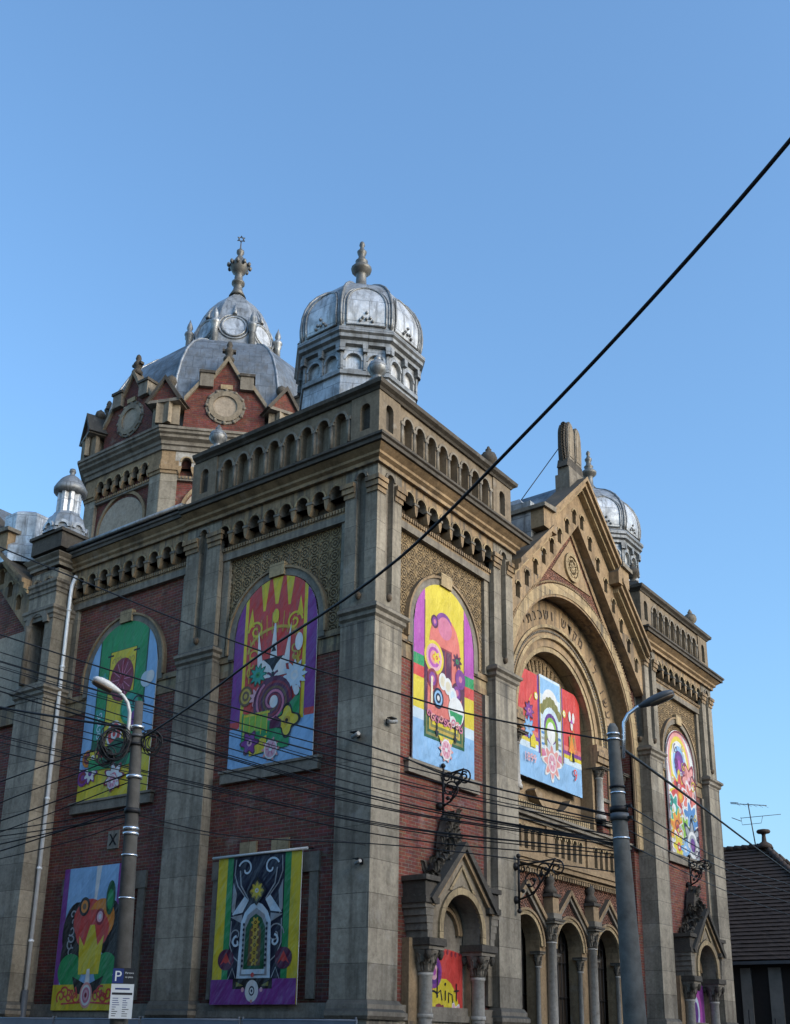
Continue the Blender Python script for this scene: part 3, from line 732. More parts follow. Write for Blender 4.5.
# --- side portals on the pavilions
def portal(c):
    root = obj('portal', MBportal(c), SYN)
    for s in (-1, 1):
        x = c + s * 1.225
        mb = MB()
        mb.lathe((x, .05 - .1), [(.30, .2), (.30, .42), (.24, .5), (.25, .56), (.19, .62), (.18, .7), (.172, 3.1), (.2, 3.12), (.2, 3.2)], 'column_stone', 18)
        mb.lathe((x, -.05), [(.185, 2.1), (.2, 2.12), (.2, 2.2), (.185, 2.22)], 'column_stone', 18)
        obj('column', mb, root)
        mb = MB()
        mb.lathe((x, -.05), [(.2, 3.2), (.21, 3.3), (.24, 3.45), (.33, 3.7), (.34, 3.74)], 'grey_stone', 14)
        for lev, rr, z in ((0, .24, 3.38), (.5, .3, 3.58)):
            for i in range(9):
                a = 2 * PI * (i + lev) / 9; leaf(mb, (x + (rr - .04) * math.cos(a), -.05 + (rr - .04) * math.sin(a), z - .16), (math.cos(a), math.sin(a)), .34, .09, .13, 'sooty_stone' if i % 2 else 'grey_stone')
        for i in range(4):
            a = PI / 4 + i * PI / 2; mb.lathe((x + .38 * math.cos(a), -.05 + .38 * math.sin(a)), [(.03, 3.5), (.07, 3.58), (.09, 3.68), (.06, 3.74)], 'sooty_stone', 8)
        mb.box(x - .34, x + .34, -.39, .28, 3.74, 3.84, 'grey_stone'); mb.box(x - .39, x + .39, -.44, .28, 3.84, 4.02, 'sooty_stone')
        obj('capital', mb, root)
    mb = MB()  # weathered crockets and crest
    rc = random.Random(int(c * 10))
    for s in (-1, 1):
        for i in range(26):
            t = i / 25
            for k in range(2):
                p_ = (c + s * 1.55 * (1 - t) + rc.uniform(-.08, .08), rc.uniform(-.35, .25), 4.98 + 1.62 * t + rc.uniform(-.05, .1))
                leaf(mb, p_, (s + rc.uniform(-.6, .6), rc.uniform(-1, .6)), rc.uniform(.2, .42), rc.uniform(.07, .14), rc.uniform(.05, .2), 'sooty_stone', rc.uniform(-.1, .1))
            mb.ball((c + s * 1.5 * (1 - t), rc.uniform(-.2, .15), 5.05 + 1.58 * t), rc.uniform(.09, .15), 'sooty_stone', 7, .13, .35)
    mb.prism(FF, [(c - .42, 6.4), (c + .42, 6.4), (c + .34, 6.85), (c + .2, 7.2), (c, 7.5), (c - .2, 7.2), (c - .34, 6.85)], -.2, .12, 'sooty_stone')
    for i in range(54):
        z = 6.35 + 1.1 * rc.random(); w_ = .45 * (1 - ((z - 6.35) / 1.25)) + .05; q = rc.uniform(-w_, w_)
        leaf(mb, (c + q, rc.uniform(-.22, .05), z - .1), (q * 2 + rc.uniform(-.3, .3), -1), rc.uniform(.22, .4), rc.uniform(.06, .12), rc.uniform(.05, .2), 'sooty_stone', q * .3)
    obj('crest', mb, root)
def MBportal(c):
    mb = MB()
    T = lambda u: 6.42 - abs(u - c) * 1.02
    mb.panel(FF, c - 1.5, c + 1.5, 4.02, lambda u: T(u) - .14, [(c - .0, .93, 4.02, 4.3)], .33, .55, 'niche_stone', None, 'grey_stone', 20, back=False, solid=False)
    # split the top at the apex: fill prism
    mb.prism(FF, [(c - .95, 5.28), (c + .95, 5.28), (c, 6.3)], .0, .335, 'niche_stone')
    mb.ring(FF, c, 4.3, .93, 1.1, .3, .40, 'pale_ochre', seg=22, foot=4.04)
    for s in (-1, 1):
        mb.prism(FF, [(c + s * 1.62, 4.98), (c, 6.62), (c, 6.42), (c + s * 1.5, 4.86)], -.28, .52 + .004 * s, 'sooty_stone')
        mb.prism(FF, [(c + s * 1.55, 4.85), (c, 6.42), (c, 6.26), (c + s * 1.4, 4.80)], -.2, .43 + .004 * s, 'ochre_stone')
        mb.prism(FF, [(c + s * .62, 5.3), (c, 6.0), (c, 5.9), (c + s * .5, 5.3)], .33, .38 + .004 * s, 'pale_ochre')
        u = c + s * 1.5
        for z0, z1, d in ((4.02, 4.2, .20), (4.2, 4.38, .24), (4.38, 4.56, .28), (4.56, 4.74, .33), (4.74, 4.86, .38)):
            a, b = sorted((u + s * (d - .12), u - s * .12)); mb.fbox(FF, a, b, -.3, .30 + d * .3, z0, z1, 'grey_stone')
        mb.fbox(FF, u - .30, u + .30, -.3, .46, 4.86, 5.02, 'sooty_stone'); mb.fbox(FF, u - .24, u + .24, -.3, .4, 5.02, 5.42, 'sooty_stone'); mb.fbox(FF, u - .32, u + .32, -.3, .47, 5.42, 5.55, 'sooty_stone')
        a, b = sorted((c + s * 1.05, c + s * 1.75))
        mb.fbox(FF, a, b, -.3, -.08, .12, 4.02, 'ochre_stone'); mb.fbox(FF, a - .05, b + .05, -.3, .0, .12, .9, 'grey_stone')
        x = c + s * 1.225; mb.fbox(FF, x - .36, x + .36, -.3, .42, .12, .24, 'grey_stone')
    mb.fbox(FF, c - 1.05, c + 1.05, -.32, -.27, .12, 5.3, 'grey_stone')
    for k, r in enumerate((.78, .62)): mb.ring(FF, c, 4.25, r, r + .1, -.3, -.2 + .03 * k, 'ochre_stone', seg=16)
    for k in range(5): mb.ball(FF.p(c - .2 + k * .1, .36, 5.42 - abs(k - 2) * .03), .05, 'pale_ochre', 6)
    return mb
portal(3.54); portal(20.66)

# --- corner domes
def octfr(cx, cy, a, k):           # frame on an octagon facet with apothem a
    t = k * PI / 4
    return Fr((cx + a * math.cos(t), cy + a * math.sin(t)), (-math.sin(t), math.cos(t)), (math.cos(t), math.sin(t)))
C8 = math.cos(PI / 8); T8 = math.tan(PI / 8)
def interp(prof, z):
    for (r0, z0), (r1, z1) in zip(prof, prof[1:]):
        if z0 <= z <= z1: return r0 + (r1 - r0) * (z - z0) / max(z1 - z0, 1e-6)
    return prof[-1][0]
def corner_dome(cx, cy):
    mb = MB(); rot = PI / 8
    mb.lathe((cx, cy), [(2.35, 17.5), (2.12, 19.4), (1.97, 21.2), (1.95, 21.3)], 'zinc', 8, rot, False)
    mb.lathe((cx, cy), [(1.95, 21.3), (2.03, 21.32), (2.03, 21.46), (1.95, 21.48)], 'dark_zinc', 8, rot, False)
    mb.lathe((cx, cy), [(1.80, 21.4), (1.80, 22.4)], 'bright_zinc', 8, rot, False)
    drum = obj('dome_drum', mb, SYN)
    mb = MB()
    for k in range(8):
        F = octfr(cx, cy, 1.95 * C8, k); hw = 1.95 * C8 * T8
        mb.panel(F, -hw, hw, 21.48, 22.36, [(-hw * .47, hw * .33, 21.55, 21.86), (hw * .47, hw * .33, 21.55, 21.86)], -.0, .11, 'zinc', 'bright_zinc', 'dark_zinc', 8)
        for u in (-hw * .47, hw * .47):
            mb.ring(F, u, 21.86, hw * .33, hw * .42, 0, .03, 'zinc', seg=8)
        for u in (-hw * .97, 0, hw * .97):
            mb.fbox(F, u - .04, u + .04, 0, .06, 21.5, 22.1, 'dark_zinc'); mb.prism(F, [(u - .07, 22.1), (u + .07, 22.1), (u + .09, 22.36), (u - .09, 22.36)], 0, .16, 'dark_zinc')
    obj('arcade', mb, drum)
    mb = MB()
    mb.lathe((cx, cy), [(1.97, 22.34), (2.08, 22.38), (2.08, 22.5), (2.19, 22.56), (2.19, 22.68), (2.26, 22.74), (2.26, 22.86), (2.12, 22.98), (2.08, 23.02)], 'dark_zinc', 8, rot, False)
    obj('dome_cornice', mb, drum)
    prof = [(2.06, 23.0), (2.12, 23.25), (2.14, 23.55), (2.11, 23.9), (2.02, 24.25), (1.86, 24.6), (1.62, 24.92), (1.32, 25.2), (.98, 25.45), (.66, 25.62), (.4, 25.78), (.3, 25.9)]
    mb = MB(); mb.lathe((cx, cy), prof, 'zinc', 8, rot, False)
    shell = obj('dome_shell', mb, SYN)
    mb = MB()
    for k in range(8):
        a = rot + k * PI / 4
        mb.tube([(cx + (r + .01) * math.cos(a), cy + (r + .01) * math.sin(a), z) for r, z in prof], [.05] * 8 + [.04, .035, .03, .03], 'dark_zinc', 6)
    obj('dome_rib', mb, shell)
    mb = MB(); mg = MB()
    for k in range(8):
        t = k * PI / 4
        def P(u, z, off):
            a = interp(prof, z) * C8 + off
            return (cx + a * math.cos(t) - u * math.sin(t), cy + a * math.sin(t) + u * math.cos(t), z)
        zs = [23.08 + i * .13 for i in range(13)]; L = []
        for z in zs:
            h = .60 if z < 23.75 else .60 * math.sqrt(max(0, 1 - ((z - 23.75) / .9) ** 2))
            h = min(h, interp(prof, z) * C8 * T8 * .8); L.append((h, z))
        mg.grid([[P(-h, z, .02), P(-h * .33, z, .02), P(h * .33, z, .02), P(h, z, .02)] for h, z in L if h > .02], 'bright_zinc', True)
        out = [P(-h - .03, z, .03) for h, z in L] + [P(h + .03, z, .03) for h, z in reversed(L)]
        mb.tube(out, .034, 'dark_zinc', 6, True)
        out = [P(-h - .13, z, .015) for h, z in L if h > .2] + [P(0, 24.78, .02)] + [P(h + .13, z, .015) for h, z in reversed(L) if h > .2]
        mb.tube(out, .022, 'zinc', 5)
        for (u, z) in ((0, 23.28), (-.12, 23.32), (.12, 23.32), (0, 23.5), (-.2, 23.22), (.2, 23.22)):
            mb.ball(P(u, z, .04), .055, 'dark_zinc', 6)
    obj('lunette_frame', mb, shell); obj('lunette', mg, shell)
    mb = MB()
    mb.lathe((cx, cy), [(.42, 25.75), (.3, 25.95), (.19, 26.1), (.17, 26.5), (.2, 26.54), (.34, 26.66), (.36, 26.76), (.28, 26.84), (.17, 26.9), (.19, 27.0), (.22, 27.06), (.13, 27.15), (.11, 27.3), (.15, 27.38), (.17, 27.46), (.1, 27.54), (.06, 27.66), (.1, 27.74), (.08, 27.84), (0, 27.93)], 'finial_zinc', 14)
    obj('dome_finial', mb, shell)
corner_dome(3.54, 3.65); corner_dome(20.66, 3.65)

# --- octagonal drum and main dome
DX, DY = 12.1, 18.78
def drum():
    mb = MB(); mb.lathe((DX, DY), [(6.32, 17.4), (6.32, 26.5)], 'attic_brick', 8, PI / 8, False); root = obj('octagon_drum', mb, SYN)
    ap = 6.32 * C8; hw = ap * T8
    for k in range(8):
        F = octfr(DX, DY, ap, k)
        mb = MB()
        mb.prism(F, [(-1.45, 17.8), (1.45, 17.8)] + [(1.45 * math.cos(a), 22.45 + 1.3 * math.sin(a)) for a in [PI * i / 16 for i in range(17)]], 0, .05, 'plaster_infill')
        mb.ring(F, 0, 22.45, 1.46, 1.6, 0, .09, 'ochre_stone', seg=18, foot=17.8)
        obj('blind_window', mb, root)
        mb = MB()
        ops = [((i - 2.5) * .58, .215, 24.42, 24.72) for i in range(6)]
        mb.fbox(F, -hw + .5, hw - .5, 0, .14, 23.9, 24.1, 'grey_stone')
        for i in range(24): mb.fbox(F, -1.7 + i * .148 - .035, -1.7 + i * .148 + .035, .13, .19, 23.98, 24.09, 'ochre_stone')
        mb.panel(F, -hw + .5, hw - .5, 24.42, 25.2, ops, .2, .2, 'white_plaster' if k == 5 else 'ochre_stone', 'dark_stone', 'grey_stone', 8)
        for i in range(7): mb.prism(F, [((i - 3) * .58 - .1, 24.5), ((i - 3) * .58 + .1, 24.5), ((i - 3) * .58 + .06, 24.3), ((i - 3) * .58, 24.16), ((i - 3) * .58 - .06, 24.3)], .02, .26, 'ochre_stone')
        for o in ops: mb.ring(F, o[0], 24.72, .22, .275, .2, .235, 'pale_ochre', seg=8)
        obj('corbel_frieze', mb, root)
    for k in range(8):
        a = PI / 8 + k * PI / 4
        c_, s_ = math.cos(a), math.sin(a)
        mb = MB()
        # pier wrapping the corner: two ashlar faces
        for kk, sg in ((k, 1), (k + 1, -1)):
            F = octfr(DX, DY, ap, kk)
            u0, u1 = sorted((sg * (hw + .06), sg * (hw - .62)))
            mb.fbox(F, u0, u1, -.1, .17 + .003 * sg, 17.4, 24.15, 'ashlar_stone'); 
            for z0, z1, d in ((24.15, 24.3, .22), (24.3, 24.5, .27), (24.5, 24.75, .24), (24.75, 25.2, .2)):
                mb.fbox(F, u0 - .03, u1 + .03, -.1, d + .003 * sg, z0, z1, 'ochre_stone')
        obj('drum_pilaster', mb, root)
    mb = MB()
    R0 = 6.32
    mb.lathe((DX, DY), [(R0 + .2, 25.2), (R0 + .30, 25.22), (R0 + .30, 25.42), (R0 + .38, 25.46), (R0 + .38, 25.62), (R0 + .55, 25.72), (R0 + .55, 25.84), (R0 + .66, 25.9), (R0 + .66, 26.02), (R0 + .72, 26.04), (R0 + .72, 26.16), (R0 + .1, 26.42)], 'grey_stone', 8, PI / 8, False)
    obj('drum_cornice', mb, root)
drum()
def attic_gable(k):
    F = octfr(DX, DY, 6.32 * C8 + .05, k)
    mb = MB()
    pts = [(-1.75, 26.4), (1.75, 26.4), (1.7, 27.9), (.95, 28.95), (.62, 28.95), (0, 30.0), (-.62, 28.95), (-.95, 28.95), (-1.7, 27.9)]
    mb.prism(F, pts, -.35, 0, 'attic_brick')
    root = obj('attic_gable', mb, SYN)
    mb = MB()
    def strip(p, q, w0=.2, n=.16):
        (a, za), (b, zb) = p, q
        mb.prism(F, [(a, za + .08), (b, zb + .08), (b, zb - w0 * .62), (a, za - w0 * .62)], -.42, n, 'niche_stone')
    for s in (-1, 1):
        strip((s * 1.78, 27.85), (s * 1.12, 28.8), .28, .14 + .003 * s); strip((s * .66, 29.0), (0, 30.1), .3, .15 + .003 * s)
        a, b = sorted((s * .58, s * 1.16)); mb.fbox(F, a, b, -.45, .2, 28.5, 29.15, 'grey_stone'); mb.fbox(F, a - .06, b + .06, -.5, .26, 29.15, 29.28, 'sooty_stone')
    obj('gable_coping', mb, root)
    mb = MB()
    q = F.p(0, -.1, 0)
    mb.lathe((q[0], q[1]), [(.22, 30.0), (.26, 30.15), (.12, 30.3), (.2, 30.45), (.22, 30.55), (.1, 30.75), (.14, 30.85), (.1, 31.0), (0, 31.1)], 'sooty_stone', 8)
    mb.fbox(F, -.3, .3, -.2, 0, 30.48, 30.6, 'sooty_stone'); obj('gable_finial', mb, root)
    mb = MB()
    mb.ring(F, 0, 27.65, .52, .74, 0, .10, 'niche_stone', 0, 2 * PI, 28); mb.ring(F, 0, 27.65, .74, .86, 0, .05, 'grey_stone', 0, 2 * PI, 28)
    mb.prism(F, [(.52 * math.cos(a), 27.65 + .52 * math.sin(a)) for a in [2 * PI * i / 24 for i in range(24)]], 0, .03, 'plaster_infill')
    for i in range(12): mb.ball(F.p(.8 * math.cos(i * PI / 6), .03, 27.65 + .8 * math.sin(i * PI / 6)), .10, 'grey_stone', 7, .10, .2)
    mb.fbox(F, -.26, .26, 0, .1, 28.5, 28.72, 'pale_ochre')
    obj('medallion', mb, root)
for k in range(8): attic_gable(k)
def turret(k):
    a = PI / 8 + k * PI / 4; cx, cy = DX + 6.25 * math.cos(a), DY + 6.25 * math.sin(a)
    mb = MB()
    for kk in (k, k + 1):
        t = kk * PI / 4
        F = Fr((cx, cy), (-math.sin(t), math.cos(t)), (math.cos(t), math.sin(t)))
        mb.panel(F, -.5, .5, 26.4, 27.5, [(0, .13, 26.72, 27.08)], .45, .2, 'niche_stone', 'void', None, 8)
    F = Fr((cx, cy), (-math.sin(a), math.cos(a)), (math.cos(a), math.sin(a)))
    mb.prism(F, [(-.72, 27.4), (.72, 27.4), (0, 28.45)], -.55, .48, 'attic_brick')
    mb.fbox(F, -.76, .76, -.6, .6, 27.36, 27.5, 'grey_stone')
    for s in (-1, 1): mb.prism(F, [(s * .88, 27.42), (0, 28.72), (0, 28.48), (s * .72, 27.38)], -.6, .62 + .004 * s, 'sooty_stone')
    mb.lathe((cx, cy), [(.38, 26.4), (.38, 27.6), (.2, 28.2)], 'niche_stone', 8, PI / 8, False)
    root = obj('attic_turret', mb, SYN)
    mb = MB(); mb.lathe((cx, cy), [(.14, 28.2), (.1, 28.5), (.18, 28.6), (.24, 28.75), (.2, 28.92), (.08, 29.02), (0, 29.1)], 'sooty_stone', 10); obj('turret_finial', mb, root)
for k in range(8): turret(k)
mb = MB()
dprof = [(6.0, 26.4), (5.95, 28.0), (5.78, 29.3), (5.5, 30.3), (5.05, 31.25), (4.5, 32.0), (3.85, 32.62), (3.1, 33.1), (2.3, 33.4)]
mb.lathe((DX, DY), dprof, 'roof_zinc', 8, PI / 8, False); dome = obj('main_dome', mb, SYN)
for k in range(8):
    a = PI / 8 + k * PI / 4; mb = MB()
    mb.tube([(DX + (r + .02) * math.cos(a), DY + (r + .02) * math.sin(a), z) for r, z in dprof], .055, 'zinc', 6); obj('dome_rib', mb, dome)
mb = MB()
lprof = [(2.6, 33.2), (2.6, 33.42), (2.42, 33.5), (2.3, 33.75), (2.16, 34.5), (2.0, 35.2), (1.92, 35.4), (1.72, 35.95), (1.42, 36.55), (1.02, 37.1), (.58, 37.5), (.34, 37.8), (.26, 38.1)]
mb.lathe((DX, DY), lprof, 'zinc', 8, PI / 8, False); lan = obj('dome_lantern', mb, SYN)
mb = MB(); mr = MB()
for k in range(8):
    t = k * PI / 4
    def P(u, z, off):
        a = interp(lprof, z) * C8 + off
        return (DX + a * math.cos(t) - u * math.sin(t), DY + a * math.sin(t) + u * math.cos(t), z)
    cz = 34.62
    mr.face([P(.54 * math.cos(a), cz + .58 * math.sin(a), .05) for a in [2 * PI * i / 20 for i in range(20)]], 'bright_zinc')
    for r, w in ((.58, .06), (.74, .035)): mb.tube([P(r * math.cos(a), cz + r * 1.06 * math.sin(a), .05) for a in [2 * PI * i / 24 for i in range(24)]], w, 'zinc', 6, True)
    mb.tube([P(0, 35.4, .1), P(0, 35.75, .16), P(0, 36.3, .1)], [.12, .07, .02], 'zinc', 6)
obj('round_window_frame', mb, lan); obj('round_window', mr, lan)
for k in range(8):
    a = PI / 8 + k * PI / 4; cx, cy = DX + 2.36 * math.cos(a), DY + 2.36 * math.sin(a); mb = MB()
    mb.lathe((cx, cy), [(.17, 33.4), (.15, 34.3), (.2, 34.38), (.2, 34.55), (.24, 34.6), (.24, 34.7), (.1, 34.85), (.16, 35.0), (.12, 35.2), (.04, 35.4), (0, 35.55)], 'dark_zinc' if k % 2 else 'zinc', 8); obj('pinnacle', mb, lan)
mb = MB()
mb.lathe((DX, DY), [(.45, 37.8), (.26, 38.2), (.2, 38.55), (.34, 38.62), (.34, 38.72), (.2, 38.82), (.22, 39.0), (.19, 39.2), (.3, 39.3), (.46, 39.55), (.5, 39.75), (.45, 39.85), (.34, 39.95), (.2, 40.25), (.1, 40.4), (.2, 40.55), (.2, 40.68), (.08, 40.8), (.04, 40.9), (.03, 41.2)], 'finial_zinc', 14)
for i in range(10): mb.ball((DX + .56 * math.cos(i * PI / 5), DY + .56 * math.sin(i * PI / 5), 39.72), .10, 'finial_zinc', 6, .14)
fin = obj('dome_finial', mb, SYN)
mb = MB()
d = Vector((.73, -.68, 0))
for s in (1, -1):
    mb.tube([Vector((DX, DY, 41.45)) + d * (.2 * math.cos(PI / 2 * s + i * 2 * PI / 3)) + Vector((0, 0, .2 * math.sin(PI / 2 * s + i * 2 * PI / 3))) for i in range(3)], .04, 'finial_zinc', 5, True)
obj('star', mb, fin)

# --- transept
XT = -.6
TF = Fr((XT, 0), (0, 1), (-1, 0)); CT = 19.0
def transept_pier(y0, y1, lo):
    mb = MB()
    mb.box(XT - .03, .6, y0, y1, 2.44, 11.92, 'ashlar_stone'); mb.box(XT - .1, .6, y0 - .02, y1 + .02, .12, 2.04, 'ashlar_stone')
    c = (y0 + y1) / 2 + .05
    mb.panel(TF, y0, y1, 12.1, 16.46, [(c, .36, 12.5, 14.55)], 0, .4, 'ashlar_stone', 'dark_stone', 'grey_stone', 12, ends=(0, 0))
    mb.ring(TF, c, 14.55, .36, .6, 0, .1, 'grey_stone', seg=16)
    mb.lathe((XT - .05, c + .45), [(.1, 12.5), (.1, 14.3), (.16, 14.55)], 'grey_stone', 8)
    mb.panel(Fr((0, y0), (1, 0), (0, -1)), XT, .3, 12.1, 16.46, [], 0, .3, 'ashlar_stone', solid=False)
    mb.panel(Fr((0, y1), (1, 0), (0, 1)), XT, .3, 12.1, 16.46, [], 0, .3, 'ashlar_stone', solid=False)
    P = [(.6, y1), (XT, y1), (XT, y0), (.6, y0)]
    mb.sweep([(.6, y1), (XT, y1), (XT, y0), (.3, y0)], LEDGE, 'grey_stone'); mb.sweep([(.6, y1), (XT, y1), (XT, y0), (.3, y0)], PLIN, 'grey_stone')
    for o in (0, -.95): mb.sweep([(.6, y1), (XT, y1), (XT, y0), (.3, y0)], [(a, z + o) for a, z in CAPM], 'grey_stone')
    for i in range(2): mb.ring(TF, y0 + .4 + .62 * i, 15.95, .17, .26, 0, .1, 'ochre_stone', seg=10)
    mb.sweep([(.6, y1), (XT, y1), (XT, y0), (.3, y0)], [(o, z + .1) for o, z in CORN2], 'grey_stone')
    mb.box(XT - .1, .4, y0 - .1, y1 + .1, 17.2, 17.75, 'sooty_stone'); mb.box(XT - .18, .48, y0 - .18, y1 + .18, 17.75, 17.86, 'sooty_stone')
    o = obj('pilaster', mb, SYN)
    return o
transept_pier(12.95, 14.4, 0); transept_pier(23.6, 25.05, 0)
mb = MB(); mb.prism(TF, [(14.4, .12), (23.6, .12), (23.6, 15.4), (19.0, 20.1), (14.4, 15.4)], -1.2, -.25, 'red_brick'); mb.fbox(TF, 14.4, 23.6, -1.2, -.1, 11.3, 11.9, 'ochre_stone')
mb.fbox(TF, 14.4, 16.6, -.3, -.16, 12.0, 14.6, 'plaster_infill'); obj('brick_wall', mb, SYN)
gable(TF, CT, 4.6, -.05, .35)
mb = MB()
for s in (-1, 1): mb.hexa([(XT + .4, CT, 20.8), (XT + .4, CT + s * 4.6, 16.2), (13, CT + s * 4.6, 16.2), (13, CT, 20.8), (XT + .4, CT, 20.95), (XT + .4, CT + s * 4.6, 16.35), (13, CT + s * 4.6, 16.35), (13, CT, 20.95)], 'roof_zinc')
for s in (-1, 1):
    mb.lathe((XT + .75, CT + s * 2.95), [(1.15, 17.3), (1.15, 17.9), (.9, 18.1), (.9, 19.3), (.55, 19.5)], 'bright_zinc', 8, PI / 8, False)
obj('gable_roof', mb, SYN)
def corner_lantern(x, y):
    mb = MB(); rot = PI / 8
    mb.lathe((x, y), [(.78, 17.85), (.74, 17.95), (.72, 18.2), (.62, 18.5), (.5, 18.62), (.46, 18.72)], 'zinc', 8, rot, False)
    for k in range(8):
        F = octfr(x, y, .68, k); mb.ring(F, 0, 18.0, .15, .25, -.1, .06, 'bright_zinc', seg=10)
    o = obj('corner_lantern', mb, SYN)
    mb = MB(); seg = 24
    rows = [[(x + (.36 + (.05 if i % 3 else -.03)) * math.cos(2 * PI * i / seg), y + (.36 + (.05 if i % 3 else -.03)) * math.sin(2 * PI * i / seg), z) for i in range(seg)] for z in (18.7, 19.6)]
    mb.grid(rows, 'bright_zinc', False, True); obj('fluted_shaft', mb, o)
    mb = MB(); mb.lathe((x, y), [(.42, 19.5), (.56, 19.56), (.58, 19.68), (.5, 19.85), (.38, 20.05), (.22, 20.2), (.1, 20.28), (.08, 20.34), (.12, 20.42), (.1, 20.52), (0, 20.56)], 'dark_zinc', 16); obj('lantern_cap', mb, o)
corner_lantern(-.12, 13.5); corner_lantern(-.12, 24.5)
mb = MB()
mb.tube([(-.02, 12.78, 16.3), (-.12, 12.8, 15.9), (-.12, 12.82, 15.5), (-.12, 12.82, 2.7)], .065, 'pale_pipe', 10)
for z in (4.2, 6.4, 8.6, 10.8, 13.0, 15.0): mb.lathe((-.12, 12.82), [(.07, z), (.085, z + .01), (.085, z + .07), (.07, z + .08)], 'pale_pipe', 10)
dp = obj('drainpipe', mb, SYN)
mb = MB(); mb.tube([(-.12, 12.82, 2.8), (-.14, 12.82, .15)], .1, 'lamp_grey', 10); obj('pipe_foot', mb, dp)
# rear half of the long sides, plain
mb = MB()
for X, nx in ((0.3, -1), (23.9, 1)):
    mb.box(min(X, X - nx * .4), max(X, X - nx * .4), 25.05 if nx < 0 else 7.4, 38, .12, 16.5, 'red_brick')
mb.sweep([(.2, 38), (.2, 25.05)], CORN2, 'ochre_stone'); mb.sweep([(.2, 38), (.2, 25.05)], CROWN2, 'sooty_stone'); mb.sweep([(24.0, 7.4), (24.0, 38)], CORN2, 'ochre_stone'); mb.sweep([(24.0, 7.4), (24.0, 38)], CROWN2, 'sooty_stone'); obj('brick_wall', mb, SYN)
mb = MB()
for y in (2.2, 3.67, 5.2): mb.box(P1 - .1, P1 - .05, y - .3, y + .3, 4, 6, 'void')
mb.box(P1 - .6, P1 - .3, 1.1, 7.3, .12, 16.5, 'red_brick'); obj('side_wall', mb, SYN)
# small patched openings
mb = MB(); mb.fbox(SF, 9.65, 10.15, -.3, -.26, 6.86, 7.4, 'grey_stone')
for s in (-1, 1): mb.prism(SF, [(9.9 - s * .17, 6.96), (9.9 - s * .11, 6.96), (9.9 + s * .17, 7.3), (9.9 + s * .11, 7.3)], -.26, -.245 + .003 * s, 'void')
obj('wall_vent', mb, SYN)
for u in (3.15, 4.3):
    mb = MB(); mb.fbox(SF, u - .3, u + .3, -.3, -.24, 6.15, 6.55, 'pale_ochre'); obj('keystone', mb, SYN)
for c in (3.67, 10.15):
    for s in (-1, 1):
        mb = MB(); mb.fbox(SF, c + s * 1.72 - .14, c + s * 1.72 + .14, -.3, -.24, 2.5, 5.598, 'grey_stone')
        mb.fbox(SF, c + s * 1.6 - .3, c + s * 1.6 + .3, -.3, -.22, 5.6, 6.1, 'grey_stone'); obj('window_jamb', mb, SYN)
